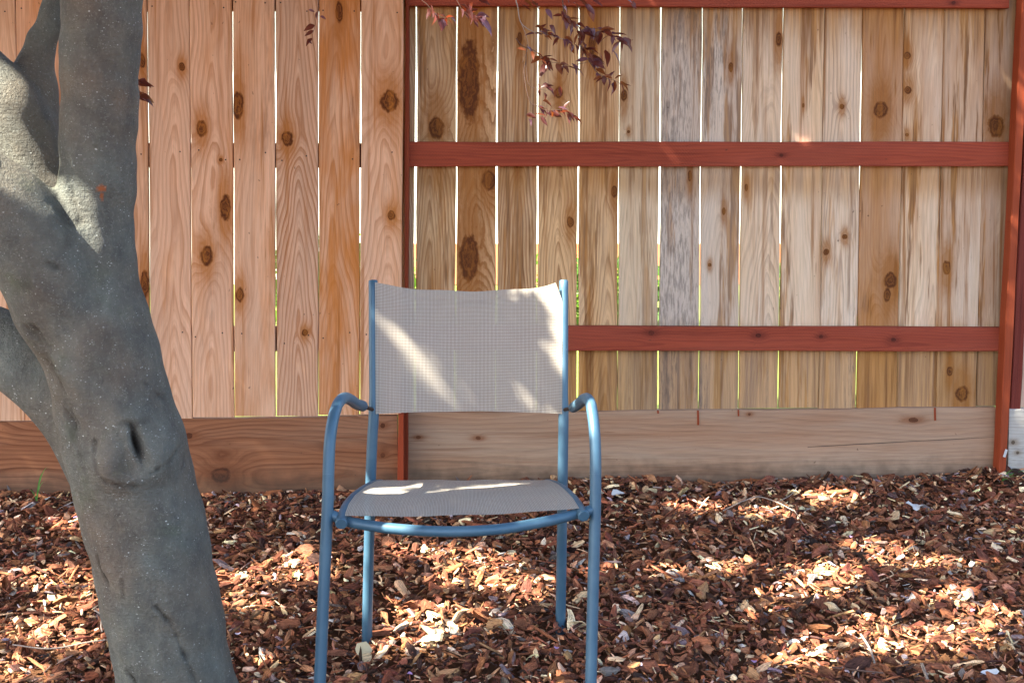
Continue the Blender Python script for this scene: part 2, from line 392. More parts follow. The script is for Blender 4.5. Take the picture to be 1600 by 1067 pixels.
# ------------------------------------------------------------------ fence
fence = empty('wooden_fence', (0, 4.6, 0), label='tall cedar board fence with red stained rails and post behind the chair', cat='fence')
def plank_mesh(name, w, t, L, bev=.0025, wob=.0012, bow=0.0, ends=True):
    n = max(4, int(L / .12)); V = []; F = []
    prof = [(-w / 2 + bev, 0), (w / 2 - bev, 0), (w / 2, bev), (w / 2, t - bev), (w / 2 - bev, t), (-w / 2 + bev, t), (-w / 2, t - bev), (-w / 2, bev)]
    s1, s2 = rng.random(2) * 6
    for i in range(n + 1):
        z = L * i / n; wl = math.sin(z * 7 + s1) * wob + math.sin(z * 19 + s2) * wob * .5; wr = math.sin(z * 6 + s2) * wob + math.sin(z * 23 + s1) * wob * .5
        for (x, y) in prof:
            V.append((x + (wl if x < 0 else wr), y + bow * math.sin(math.pi * z / L), z))
    for i in range(n):
        for k in range(8):
            k2 = (k + 1) % 8; F.append((i * 8 + k, i * 8 + k2, (i + 1) * 8 + k2, (i + 1) * 8 + k))
    F.append(tuple(reversed(range(8)))); F.append(tuple(n * 8 + k for k in range(8)))
    return mesh_from(name, V, F)
def plank(name, bottom, top, w, t, mat, knots=(), seed=0, prm=(.5, .3, 1.), tint=(1, 1, 1), form=(.0, .02, .03), front=Vector((FK, -1, 0)), label=None, bow=0., wob=.0012, parent=fence, bev=.0025):
    """local x = width, y = into the plank from its front face, z = along the grain"""
    Z = (top - bottom); L = Z.length; Z.normalize(); Yv = -front.normalized(); Yv = (Yv - Z * Yv.dot(Z)).normalized(); X = Yv.cross(Z)
    o = link(name, plank_mesh(name, w, t, L, bev=bev, bow=bow, wob=wob), parent, M[mat] if isinstance(mat, str) else mat)
    mw = Matrix((X, Yv, Z)).transposed().to_4x4(); mw.translation = bottom
    o.matrix_parent_inverse = Matrix.Identity(4)
    o.matrix_basis = Matrix.Translation(parent.location).inverted() @ mw
    inv = mw.inverted()
    o['seed'] = float(seed); o['prm'] = [float(v) for v in prm]; o['tint'] = [float(v) for v in tint]; o['form'] = [float(v) for v in form]
    ks = []
    for (pt, r, e) in knots:
        q = inv @ pt; ks.append((q.x, q.z, r, e))
    for i in range(4):
        q = ks[i] if i < len(ks) else (9., 9., .01, 1.)
        o['k%d' % i] = [float(q[0]), float(q[1]), float(q[2])]; o['e%d' % i] = float(q[3])
    if label: o['label'] = label
    return o, mw

DL, DR, DRAIL = 4.525, 4.600, 4.562
sc = lambda D: FPX / D
topz_L = -45; topz_R = -42            # photo rows of board tops above the frame
def knot_list(ks, D):
    return [(PF(px, py, D), r / sc(D), e) for (px, py, r, e) in ks]
def edge_x(e, py): return e[0] + (e[1] - e[0]) * py / 650.
# left, fresher boards nailed on the near side of the rails
ledges = [(-108, -98, 3), (-43, -30, 3), (22.5, 40, 2), (93, 103, 2), (162, 169, 3), (229.5, 235.5, 3), (296, 300.5, 2), (363, 366.5, 3), (430, 431, 3.2), (497, 498, 2), (563.7, 561.5, 2.8), (630.5, 626, 0)]
lb = [ # knots, params, tint, form
    ([], (.5, .1, .8), (1, .98, .95), (.0, .02, .03)), ([], (.6, .1, .8), (1, .95, .9), (.03, .02, .03)),
    ([], (.7, .1, .8), (1.05, .93, .85), (-.02, .02, .03)), ([], (.5, .1, .8), (1, .96, .92), (.0, .02, .03)),
    ([(222, 95, 5, 2.5), (226, 445, 7, 3.5)], (.75, .05, .9), (.92, .84, .78), (.03, .015, .02)),
    ([(284, 105, 5.5, 1.3)], (.45, .2, .8), (1.04, .98, .95), (.010, .030, .05)),
    ([(315, 202, 8.5, 1.6), (352, 325, 9, 2.5), (323, 400, 10, 1.6), (345, 250, 3, 1)], (.6, .1, .8), (1.05, .98, .94), (.0, .022, .05)),
    ([(375, 460, 7, 1.8), (372, 165, 9, 2.6)], (.68, .1, .5), (1.05, .98, .93), (.05, .015, .05)),
    ([(449, 217, 9.5, 1.35), (476, 520, 5, 1.2)], (.2, .3, 1.7), (.98, .92, .88), (.004, .034, .045)),
    ([(530, 20, 6, 3)], (1.02, .08, 1.0), (.99, .88, .78), (-.01, .03, .05)),
    ([(608, 158, 15, 1.2), (612, 337, 6.5, 1.25)], (.6, .1, .7), (1.07, 1.0, .94), (.012, .028, .05)),
]
nail_me = None
def nail(parent, local, r=.0022):
    global nail_me
    if nail_me is None:
        V = []; F = []
        V, F = tube([Vector((0, -.0012, 0)), Vector((0, .004, 0))], .0028, seg=8, bev=.0006); nail_me = mesh_from('nail', V, F); nail_me.materials.append(M['nail'])
    o = bpy.data.objects.new('nail', nail_me); C.objects.link(o); o.parent = parent; o.location = local; return o
for i in range(len(ledges) - 1):
    a, b = ledges[i], ledges[i + 1]; ga, gb = a[2] * .31, b[2] * .31
    yb = 656.8 - (i - 2) * 1.05 + random.uniform(-1.6, .4); D = DL + random.uniform(-.003, .003)
    bl, br_ = PF(edge_x(a, yb) + ga, yb, D), PF(edge_x(b, yb) - gb, yb, D)
    tl, tr_ = PF(edge_x(a, topz_L) + ga, topz_L, D), PF(edge_x(b, topz_L) - gb, topz_L, D)
    ks, prm, tint, form = lb[i]
    o, mw = plank('fence_board', (bl + br_) / 2, (tl + tr_) / 2, ((br_ - bl).length + (tr_ - tl).length) / 2, .018, 'fresh', knot_list(ks, D), seed=i * 1.73 + .4, prm=prm, tint=tint, form=form, wob=.0009)
    inv = mw.inverted()
    for py in (12, 243, 528):
        for fx in (-.38, .30):
            if random.random() < .85:
                q = inv @ PF((edge_x(a, py) + edge_x(b, py)) / 2, py + random.uniform(-9, 9), D)
                nail(o, (fx * .14 + random.uniform(-.01, .01), 0, q.z))
# right, weathered boards nailed on the far side of the rails
redges = [(586, 583, 3), (650.6, 647.5, 5), (714.5, 711, 3), (778, 774.5, 4), (841.5, 838, 4), (905.5, 902, 4.2), (969, 964.5, 2.6), (1033.5, 1028, 4.6), (1098, 1091.5, 3.2), (1161, 1153.5, 3), (1224.6, 1216, 3.6), (1288, 1279.5, 1.2), (1349, 1337.5, 2.8), (1413, 1401.5, 1.0), (1476, 1462.6, 1.0), (1540.5, 1525.5, .8), (1604, 1588, 0)]
rb = [
    ([], (.6, .1, .8), (.85, .8, .78), (0, .02, .03)),
    ([(682, 200, 12, 1.6)], (.75, .05, .9), (1.05, .96, .86), (-.02, .022, .04)),
    ([(733, 125, 17, 4.0), (733, 403, 16, 2.4), (764, 282, 12, 1.4)], (.6, .05, 1.0), (1.12, .98, .86), (.0, .02, .04)),
    ([(812, 60, 4, 3), (808, 255, 4, 2)], (.5, .15, 1.2), (1.02, .92, .82), (.01, .01, .02)),
    ([(891, 347, 6, 1.6), (873, 145, 6.5, 1.5)], (.55, .05, .8), (1.15, 1.03, .88), (-.0, .024, .03)),
    ([(960, 300, 5, 2), (925, 70, 6, 3)], (.65, .08, .8), (1.12, 1.0, .84), (.03, .02, .03)),
    ([(975, 150, 5, 2), (982, 206, 2.5, 1)], (.35, .5, .8), (1.08, 1.06, 1.0), (-.03, .015, .03)),
    ([(1078, 275, 3.5, 2.5)], (.5, .95, 1.3), (.97, .94, .94), (.0, .02, .06)),
    ([(1142, 105, 4, 2.0), (1131, 330, 3, 2), (1109, 414, 3, 1)], (.7, .75, .9), (1.05, 1.03, 1.03), (.01, .02, .05)),
    ([(1217, 62, 5, 2.6), (1166, 293, 3, 2)], (.3, .62, .8), (1.2, 1.14, 1.07), (.03, .028, .05)),
    ([(1255, 165, 2, 2)], (.8, .40, .6), (1.2, 1.14, 1.07), (-.06, .01, .03)),
    ([(1316, 167, 4.2, 1.1), (1320, 370, 4.2, 1), (1291, 394, 5, 1.1)], (.3, .62, 1.4), (1.2, 1.14, 1.07), (.0, .008, .02)),
    ([(1376, 172, 13, 1.05), (1391, 438, 11, 1.25), (1386, 460, 6, 2.0)], (1.45, .2, 1.2), (1.10, 1.0, .90), (.01, .012, .03)),
    ([(1418, 87, 5.5, 1.2), (1419, 141, 6.5, 1), (1417, 211, 3, 1)], (1.0, .45, .8), (1.2, 1.14, 1.07), (.05, .02, .05)),
    ([(1479, 418, 7.5, 1.5), (1503, 615, 11, 1.2), (1484, 580, 5, 1.8)], (1.15, .5, .8), (1.12, 1.08, 1.02), (-.05, .02, .05)),
    ([(1556, 198, 14, 1.3)], (1.0, .5, .8), (.98, .94, .90), (.02, .02, .04)),
]
for i in range(len(redges) - 1):
    a, b = redges[i], redges[i + 1]; ga, gb = a[2] * .34, b[2] * .34
    D = DR + random.uniform(-.003, .003); yb = 643.6 + random.uniform(-1.3, 1.2) - i * .58
    bl, br_ = PF(edge_x(a, yb) + ga, yb, D), PF(edge_x(b, yb) - gb, yb, D)
    tl, tr_ = PF(edge_x(a, topz_R) + ga, topz_R, D), PF(edge_x(b, topz_R) - gb, topz_R, D)
    ks, prm, tint, form = rb[i]
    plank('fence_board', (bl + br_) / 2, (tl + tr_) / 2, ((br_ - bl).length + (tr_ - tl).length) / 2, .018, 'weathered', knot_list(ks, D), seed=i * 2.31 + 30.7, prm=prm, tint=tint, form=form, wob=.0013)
# rails
def rail(px0, px1, ytl, ytr, h, D, seed, lab, t=.034, tint=(1, 1, 1), knots=()):
    a = (PF(px0, ytl, D) + PF(px0, ytl + h, D)) / 2; b = (PF(px1, ytr, D) + PF(px1, ytr + h, D)) / 2
    return plank('fence_rail', a, b, h / sc(D + FK * .5), t, 'red', [(PF(x, y, D), r / sc(D), 1.2) for x, y, r in knots], seed=seed, prm=(.4, .15, .8), tint=tint, form=(.02, .004, .02), label=lab, bow=0, wob=.0008)
rail(633, 1577, -29, -25, 38, DRAIL, 3, 'red stained top rail', knots=[(1490, 5, 3)])
rail(633, 1576, 222, 221.5, 38.5, DRAIL, 8, 'red stained middle rail', knots=[(1221, 243, 3)])
rail(633, 1565, 509.5, 511.5, 38, DRAIL, 14, 'red stained lower rail', knots=[(1185, 524, 4), (1396, 531, 3.5), (1018, 520, 4), (1283, 526, 3)])
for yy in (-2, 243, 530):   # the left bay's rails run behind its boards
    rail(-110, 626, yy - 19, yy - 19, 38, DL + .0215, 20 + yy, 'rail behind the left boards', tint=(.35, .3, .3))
# post where the two bays meet: only its narrow red face shows
plank('fence_post', PF(633.5, 790, 4.54), PF(636.5, -40, 4.54), .014, .089, 'redpost', seed=50, prm=(.3, .1, .5), form=(.02, .01, .02), label='narrow red stained edge between the two bays', tint=(.72, .66, .66))
# kickboards
kw = 126 / sc(DL)
plank('kickboard', (PF(-110, 660, DL) + PF(-110, 785, DL)) / 2, (PF(621.3, 649, DL) + PF(621.3, 775, DL)) / 2, kw, .036, 'kick',
      [(PF(345, 742, DL), 13 / sc(DL), 1.2), (PF(295, 681, DL), 5 / sc(DL), 1.3), (PF(598, 665, DL), 4 / sc(DL), 1), (PF(598, 711, DL), 4 / sc(DL), 1)], seed=70.2, prm=(.35, .05, .9), tint=(.80, .68, .62), form=(.05, .005, .06), label='reddish brown kickboard under the left boards', wob=.002)
kd = DR - .02
plank('kickboard', (PF(631, 645, kd) + PF(631, 770, kd)) / 2, (PF(1556, 635, kd) + PF(1556, 760, kd)) / 2, kw * 1.01, .036, 'kick',
      [(PF(654, 683, kd), 2.5 / sc(kd), 1.5), (PF(747, 684, kd), 3 / sc(kd), 1.5), (PF(1171, 647, kd), 2.5 / sc(kd), 1), (PF(1427, 656, kd), 4 / sc(kd), 2)], seed=81.5, prm=(.25, .50, .75), tint=(1.02, 1.02, 1.0), form=(.07, .004, .035), label='tan kickboard under the right boards', wob=.002)
plank('trim_strip', PF(626.3, 770, 4.50), PF(626.3, 648, 4.50), 9.5 / sc(4.5), .05, 'redpost', seed=55, prm=(.2, .2, .4), tint=(1.1, 1.0, 1.0), label='narrow red strip at the end of the left kickboard', bev=.001)
# right post: two members, leaning a little
plank('fence_post', PF(1565, 760, 4.51), PF(1607, -60, 4.51), 13 / sc(4.5), .055, 'redpost', seed=61, prm=(.2, .25, .5), tint=(1.0, 1.0, 1.0), form=(.05, .01, .02), label='red stained post at the right end of the bay', bev=.003)
plank('fence_post', PF(1581, 745, 4.53), PF(1623, -60, 4.53), 17 / sc(4.5), .06, 'red', seed=65, prm=(.5, .3, .6), tint=(.55, .5, .62), form=(.05, .01, .02), label='darker red post board behind the bright one', bev=.003)
# next bay, just showing at the frame edge
plank('fence_board', PF(1618, 636, 4.56), PF(1637, -45, 4.56), .13, .018, 'fresh', seed=92, prm=(.3, .5, .8), tint=(1.05, 1.05, 1.05), label='pale board of the next bay right of the post')
for k in range(12):      # the next bays carry on past both sides of the frame
    plank('fence_board', PF(1684 + 66 * k, 636 - k * .6, 4.56), PF(1703 + 66.4 * k, -45, 4.56), .143, .018, 'fresh', [(PF(1700 + 66 * k, 60 + (k * 173) % 540, 4.56), .02, 1.4)], seed=97 + k * 1.9, prm=(.3, .4, .8), tint=(1.0, .98 - .03 * (k % 3), .95), form=(.01, .025, .04))
    if k < 8:
        plank('fence_board', PF(-140 - 65 * k, 662 + k * .7, DL), PF(-146 - 65.5 * k, -45, DL), .143, .018, 'fresh', [(PF(-140 - 65 * k, 80 + (k * 211) % 520, DL), .02, 1.4)], seed=140 + k * 1.7, prm=(.4, .1, .8), tint=(1.0, .97 - .03 * (k % 3), .93), form=(.0, .025, .04))
plank('kickboard', (PF(-660, 665, DL) + PF(-660, 790, DL)) / 2, (PF(-112, 660, DL) + PF(-112, 785, DL)) / 2, kw, .036, 'kick', seed=171, form=(.03, .005, .05), tint=(.98, .92, .9))
plank('kickboard', (PF(1576, 640, 4.52) + PF(1576, 752, 4.52)) / 2, (PF(2450, 634, 4.52) + PF(2450, 746, 4.52)) / 2, 114 / sc(4.6), .036, 'grey', [(PF(1583, 691, 4.52), 3.5 / sc(4.5), 1), (PF(1590, 707, 4.52), 2.5 / sc(4.5), 1)], seed=99, prm=(.1, .8, 1.), form=(.03, .01, .04), label='silver grey kickboard right of the post')
# red stain runs on the right kickboard
for (x, y0, y1, w) in ((1028, 641, 646, 2.4), (1090.5, 641, 664, 3), (1153.5, 640, 650, 2.4), (1461, 637, 657, 3)):
    plank('stain_run', PF(x + .5, y1, kd - .003), PF(x, y0, kd - .003), w / sc(kd), .002, 'redpost', seed=x, prm=(.1, .1, .3), bev=.0004, wob=.0003)
plank('split', PF(1262, 698, kd - .0012), PF(1553, 683, kd - .0012), 0.7 / sc(kd), .002, M['black'], seed=4, bev=.0003, wob=.0006)
# bit of torn label on the post foot
tagm = plank('paper_scrap', PF(1569, 714, 4.49), PF(1573, 702, 4.49), 4 / sc(4.5), .001, M['paleleaf'], seed=1, bev=.0002, wob=.001)

# ------------------------------------------------------------------ beyond the fence
house = empty('neighbour_house', (0, 11, 0), label='sunlit pale house wall glimpsed through the slits between fence boards', cat='house')
link('wall', mesh_from('wall', [(-9, 11, -.02), (9, 11, -.02), (9, 17, -.02), (-9, 17, -.02), (-9, 11, 3.2), (9, 11, 3.2), (9, 17, 3.2), (-9, 17, 3.2)], [(0, 1, 5, 4), (1, 2, 6, 5), (2, 3, 7, 6), (3, 0, 4, 7)]), house, M['stucco'])
link('roof', fix_normals(mesh_from('roof', [(-9.5, 10.5, 3.15), (9.5, 10.5, 3.15), (9.5, 17.5, 3.15), (-9.5, 17.5, 3.15), (-9.5, 14, 4.6), (9.5, 14, 4.6)], [(0, 1, 5, 4), (3, 2, 5, 4)[::-1], (0, 4, 3), (1, 2, 5), (0, 3, 2, 1)])), house, M['terra'])
link('base_band', mesh_from('base_band', [(-.9, 10.95, 0), (2.9, 10.95, 0), (2.9, 10.95, .35), (-.9, 10.95, .35), (2.9, 11, .35), (-.9, 11, .35)], [(0, 1, 2, 3), (3, 2, 4, 5)]), house, M['terra'])
def leaf_cloud(name, cen, rad, n, size, mat, parent=None):
    V = np.zeros((n * 4, 3)); c = rng.normal(size=(n, 3)); c /= np.linalg.norm(c, axis=1)[:, None]; c = np.array(cen) + c * np.array(rad) * (rng.random((n, 1)) ** .4)
    c += rng.normal(size=(n, 3)) * .05
    a = rng.normal(size=(n, 3)); a /= np.linalg.norm(a, axis=1)[:, None]; b = np.cross(a, rng.normal(size=(n, 3))); b /= np.linalg.norm(b, axis=1)[:, None]
    s = size * (.6 + .8 * rng.random((n, 1)))
    V[0::4] = c - a * s; V[1::4] = c - b * s * .35; V[2::4] = c + a * s; V[3::4] = c + b * s * .35
    F = np.arange(n * 4).reshape(n, 4)
    me = bpy.data.meshes.new(name); me.from_pydata(V.tolist(), [], F.tolist()); return link(name, me, parent, mat)
for i, (x, y, r, h) in enumerate(((-3.4, 8.2, .8, .8), (-1.2, 8.8, .6, .5), (.6, 8.6, .5, .42), (2.3, 8.3, .6, .5), (4.4, 8.5, .7, .6))):
    s = empty('garden_shrub', (x, y, 0), label=('leftmost green shrub beyond the fence, behind the left boards', 'green shrub beyond the fence, behind the chair back', 'low green shrub beyond the fence, just right of the chair', 'green shrub beyond the fence, behind the middle of the right bay', 'rightmost green shrub beyond the fence, behind the red post')[i], cat='shrub', group='shrubs beyond the fence')
    leaf_cloud('foliage', (x, y, h * .55), (r, r * .7, h * .5), 1500, .05, M['leaf_green'], s)
    tube_obj('stem', [Vector((x, y, -.02)), Vector((x + .02, y, h * .6))], [.03, .015], s, M['twig'], seg=6)

# ------------------------------------------------------------------ bark mulch (uncountable)
def chips():
    T = []
    for t in range(16):
        k = random.choice((7, 8, 9)); asp = random.uniform(.28, .66) if t < 12 else random.uniform(.08, .2)
        th = random.uniform(.14, .36) if t < 12 else .09
        pts = []; curl = random.uniform(-.14, .14); bend = random.uniform(-.07, .07)
        for i in range(k):
            a = 2 * math.pi * i / k + random.uniform(-.25, .25); r = random.uniform(.58, 1.18)
            x = math.copysign(abs(math.cos(a)) ** .8, math.cos(a)) * r; y = math.sin(a) * asp * r; pts.append((x, y))
        V = []
        for (x, y) in pts: V.append((x, y, -th * .5 + curl * x * x))
        for (x, y) in pts:
            s = random.uniform(.62, .95); V.append((x * (s * .5 + .5) , y * s, th * random.uniform(.15, .7) + curl * x * x))
        V.append((random.uniform(-.3, .3), random.uniform(-.1, .1), th * random.uniform(.5, 1.0)))
        V = [(x, y + bend * x * x, z) for x, y, z in V]
        F = []
        for i in range(k):
            j = (i + 1) % k; F.append((i, j, k + j)); F.append((i, k + j, k + i)); F.append((k + i, k + j, 2 * k))
        T.append((np.array(V), np.array(F)))
    tones = np.array([(.130, .046, .025), (.185, .066, .032), (.085, .030, .018), (.27, .125, .062), (.43, .270, .155), (.58, .42, .26), (.035, .017, .012), (.130, .095, .088), (.28, .24, .23), (.21, .080, .038)])
    tw = np.array([.20, .20, .15, .11, .065, .04, .12, .05, .015, .06]); tw /= tw.sum()
    VV = []; FF = []; CC = []; GG = []; off = 0
    zones = [(-2.6, 2.8, 2.45, 4.66, 46000, 1.0), (-3.6, 3.6, 1.2, 4.66, 14000, 1.15)]
    for (x0, x1, y0, y1, cnt, ss) in zones:
        for t, (V, F) in enumerate(T):
            n = int(cnt * 1.5) // 16
            if t >= 12: n = int(n * .9)
            px = rng.uniform(x0, x1, n); py = rng.uniform(y0, y1, n)
            if ss > 1:
                keep = ~((px > -2.6) & (px < 2.8) & (py > 2.45)); px = px[keep]; py = py[keep]; n = len(px)
            lim = 4.535 + FK * px + np.where(px > -.41, .03, 0) - .005       # stay in front of the kickboards
            py = np.minimum(py, lim - rng.random(n) * .02)
            s = np.clip(rng.lognormal(-4.54, .52, n), .0045, .038) * ss
            if t >= 12: s *= 1.25
            yaw = rng.random(n) * 2 * np.pi; pit = rng.normal(0, .38, n); rol = rng.normal(0, .62, n)
            cy, sy, cp, sp, cr, sr = np.cos(yaw), np.sin(yaw), np.cos(pit), np.sin(pit), np.cos(rol), np.sin(rol)
            R = np.empty((n, 3, 3))
            R[:, 0, 0] = cy * cp; R[:, 0, 1] = cy * sp * sr - sy * cr; R[:, 0, 2] = cy * sp * cr + sy * sr
            R[:, 1, 0] = sy * cp; R[:, 1, 1] = sy * sp * sr + cy * cr; R[:, 1, 2] = sy * sp * cr - cy * sr
            R[:, 2, 0] = -sp; R[:, 2, 1] = cp * sr; R[:, 2, 2] = cp * cr
            loc = V[None] * s[:, None, None] * np.array([1, rng.uniform(.85, 1.2), 1.])
            w = np.einsum('nij,nkj->nki', R, loc)
            z = hgt(px, py) + rng.random(n) * .022 + s * .15
            w += np.stack([px, py, z], 1)[:, None]
            m = V.shape[0]
            VV.append(w.reshape(-1, 3)); FF.append((F[None] + (np.arange(n) * m)[:, None, None]).reshape(-1, 3) + off); off += n * m
            ti = rng.choice(len(tones), n, p=tw); c = tones[ti] * 1.48 * rng.uniform(.65, 1.4, (n, 1)) * (1 + rng.normal(0, .06, (n, 3)))
            CC.append(np.repeat(c, m, 0)); GG.append((loc + rng.random((n, 1, 3)) * 50).reshape(-1, 3))
    V = np.concatenate(VV); F = np.concatenate(FF); Cc = np.clip(np.concatenate(CC), 0, 1); G = np.concatenate(GG)
    me = bpy.data.meshes.new('bark_mulch'); me.vertices.add(len(V)); me.vertices.foreach_set('co', V.astype(np.float32).ravel())
    me.loops.add(F.size); me.loops.foreach_set('vertex_index', F.astype(np.int32).ravel())
    me.polygons.add(len(F)); me.polygons.foreach_set('loop_start', np.arange(0, F.size, 3, dtype=np.int32))
    a = me.attributes.new('tone', 'FLOAT_COLOR', 'POINT'); a.data.foreach_set('color', np.concatenate([Cc, np.ones((len(Cc), 1))], 1).astype(np.float32).ravel())
    a = me.attributes.new('grain', 'FLOAT_VECTOR', 'POINT'); a.data.foreach_set('vector', G.astype(np.float32).ravel())
    me.update(calc_edges=True); me.validate(); me.shade_flat()
    o = link('bark_mulch', me, None, M['chip']); tag(o, 'red brown shredded bark mulch covering the ground in front of the fence', 'mulch', kind='stuff')
    print('mulch tris', len(F))
chips()

# ------------------------------------------------------------------ tree
TREE = P(300, 1183, 2.62); TREE.z = 0
tree = empty('shade_tree', TREE, label='smooth grey barked tree with forking trunk at the left', cat='tree')
def limb(spec, V, F, ext=()):
    """spec: photo column, row, width in photo pixels, distance -> centre line and radius"""
    pts = []; rad = []
    for (px, py, wpx, D) in spec: pts.append(P(px, py, D)); rad.append(wpx / 2 / FPX * D)
    for (p, r) in ext: pts.append(Vector(p)); rad.append(r)
    n = 6; tube(catmull(pts, n), lerp_list(rad, n), seg=20, V=V, F=F, cap='solid')
TV, TF = [], []
A = [(322, 1215, 222, 2.63), (297, 1140, 190, 2.62), (277, 1067, 180, 2.61), (243, 900, 185, 2.60), (223, 800, 189, 2.60), (196, 700, 190, 2.60), (170, 600, 180, 2.60), (150, 500, 172, 2.60), (143, 420, 140, 2.60), (148, 340, 120, 2.60), (152, 250, 119, 2.59), (157, 120, 122, 2.59), (160, 0, 124, 2.58)]
limb(A, TV, TF, ext=(((-.80, 2.60, 1.85), .075), ((-.78, 2.66, 2.3), .065), ((-.72, 2.75, 3.0), .045), ((-.6, 2.8, 3.6), .02)))
limb([(165, 560, 120, 2.66), (120, 430, 130, 2.70), (75, 300, 120, 2.74), (50, 215, 90, 2.76), (52, 140, 76, 2.78), (62, 70, 50, 2.79), (84, 0, 40, 2.80)], TV, TF, ext=(((-1.0, 2.9, 2.0), .03), ((-1.1, 3.1, 2.7), .02), ((-1.3, 3.2, 3.2), .012)))
limb([(90, 330, 90, 2.73), (55, 240, 90, 2.72), (15, 165, 95, 2.71), (-35, 105, 85, 2.72), (-90, 45, 70, 2.74)], TV, TF, ext=(((-1.35, 2.8, 1.9), .05), ((-1.7, 2.8, 2.5), .035), ((-2.1, 2.7, 3.2), .018)))
limb([(160, 600, 130, 2.60), (100, 470, 160, 2.57), (55, 385, 158, 2.54), (0, 325, 150, 2.51), (-60, 270, 120, 2.48), (-130, 190, 105, 2.44)], TV, TF, ext=(((-1.6, 2.3, 1.8), .06), ((-2.1, 2.1, 2.4), .045), ((-2.8, 1.9, 3.2), .02)))
limb([(195, 800, 110, 2.63), (152, 705, 116, 2.66), (102, 622, 124, 2.69), (47, 572, 118, 2.71), (-15, 532, 112, 2.73), (-90, 475, 105, 2.75)], TV, TF, ext=(((-1.55, 2.85, 1.35), .07), ((-2.1, 3.1, 2.0), .05), ((-2.8, 3.2, 2.9), .02)))
me = mesh_from('trunk_raw', TV, TF); raw = bpy.data.objects.new('trunk_raw', me); C.objects.link(raw)
md = raw.modifiers.new('r', 'REMESH'); md.mode = 'VOXEL'; md.voxel_size = .0048
md = raw.modifiers.new('s', 'SMOOTH'); md.factor = .5; md.iterations = 55
dg = bpy.context.evaluated_depsgraph_get(); tm = bpy.data.meshes.new_from_object(raw.evaluated_get(dg)); tm.name = 'trunk'
bpy.data.objects.remove(raw)
def shape_trunk(me):
    n = len(me.vertices); co = np.empty(n * 3, np.float32); me.vertices.foreach_get('co', co); co = co.reshape(-1, 3).astype(float)
    nr = np.empty(n * 3, np.float32); me.vertices.foreach_get('normal', nr); nr = nr.reshape(-1, 3).astype(float)
    front = np.clip(-nr[:, 1] * 1.6 + .1, 0, 1); crack = np.zeros(n); rust = np.zeros(n); disp = np.zeros(n)
    def w2(px, py): p = P(px, py, 2.52); return p.x, p.z
    u = 2.52 / FPX
    def blob(px, py, rx, ry, amt, ang=0, pw=1.0):
        cx, cz = w2(px, py); dx = (co[:, 0] - cx); dz = (co[:, 2] - cz); c, s = math.cos(ang), math.sin(ang)
        a = (dx * c + dz * s) / (rx * u); b = (-dx * s + dz * c) / (ry * u); return np.exp(-(a * a + b * b) ** pw) * front * amt
    disp_ = disp
    disp_ += blob(180, 712, 24, 34, .024) + blob(246, 712, 22, 34, .022) + blob(215, 742, 36, 16, .014) + blob(120, 560, 30, 60, .012, ang=-.5) + blob(212, 655, 30, 20, .006)
    s = blob(219, 688, 4.6, 25, .026, ang=.28, pw=1.2); disp_ -= s; crack += s / .026
    disp_ += blob(209, 690, 5, 24, .006, ang=.28) + blob(229, 690, 5, 24, .005, ang=.28)
    def groove(pts, w, depth, ck=.6):
        d = np.full(n, 9.); P2 = [w2(*p) for p in pts]
        for (a, b) in zip(P2[:-1], P2[1:]):
            ax, az = a; bx, bz = b; L2 = (bx - ax) ** 2 + (bz - az) ** 2
            t = np.clip(((co[:, 0] - ax) * (bx - ax) + (co[:, 2] - az) * (bz - az)) / L2, 0, 1)
            d = np.minimum(d, np.hypot(co[:, 0] - ax - t * (bx - ax), co[:, 2] - az - t * (bz - az)))
        d = np.abs(d + np.sin(co[:, 2] * 160) * .0016 + np.sin(co[:, 0] * 290 + co[:, 2] * 120) * .0012)
        brk = np.clip(.55 + .55 * np.sin(co[:, 2] * 95 + co[:, 0] * 60) + .35 * np.sin(co[:, 2] * 230 + co[:, 0] * 310), .62, 1.05)
        g = np.exp(-(d / (w * u * (.7 + .5 * brk))) ** 2) * front * brk; return g * depth, g * ck
    for pts, w, dp, ck in (([(160, 680), (160, 705), (170, 732), (190, 744), (222, 752)], 3.2, .006, .55), ([(235, 735), (258, 722), (272, 700), (268, 665), (245, 628), (225, 600)], 2.2, .005, .6),
                           ([(200, 655), (213, 662), (228, 655)], 4, .004, .4), ([(288, 655), (283, 690), (276, 740)], 2.2, .005, .9),
                           ([(252, 938), (272, 965), (285, 1000), (300, 1040), (312, 1075)], 2.4, .006, .6), ([(155, 855), (162, 885), (175, 910)], 2, .005, .9), ([(198, 900), (200, 925)], 3, .003, .4),
                           ([(200, 1042), (212, 1055), (222, 1075)], 2.2, .006, .9), ([(93, 405), (103, 415)], 4, .006, .8), ([(62, 150), (60, 185), (57, 170)], 4, .004, .7), ([(75, 15), (72, 60), (64, 100), (58, 120)], 7, .010, .5),
                           ([(85, 300), (105, 335), (118, 380)], 6, .006, .5), ([(110, 300), (125, 350)], 4, .004, .4), ([(60, 520), (85, 580), (110, 640), (122, 690)], 12, .012, .35), ([(198, 372), (207, 430), (222, 470)], 2.4, .006, .9), ([(128, 705), (150, 700)], 5, .004, .4), ([(80, 570), (105, 575)], 2, .004, .8)):
        g, c = groove(pts, w, dp, ck); disp_ -= g; crack += c
    rust += np.clip((blob(157, 295, 8, 7, 1.0) - .45) * 5, 0, .9) + np.clip((blob(157, 308, 3, 8, 1.0) - .45) * 4, 0, .8)
    # uneven swellings, bark dimples
    q = co
    disp_ += .0018 * np.sin(q[:, 2] * 13 + q[:, 0] * 9) * np.sin(q[:, 0] * 24 + 1) + .0018 * np.sin(q[:, 2] * 41 + q[:, 0] * 30 + 2) + .0010 * np.sin(q[:, 2] * 90 + q[:, 0] * 66)
    co += nr * disp_[:, None]
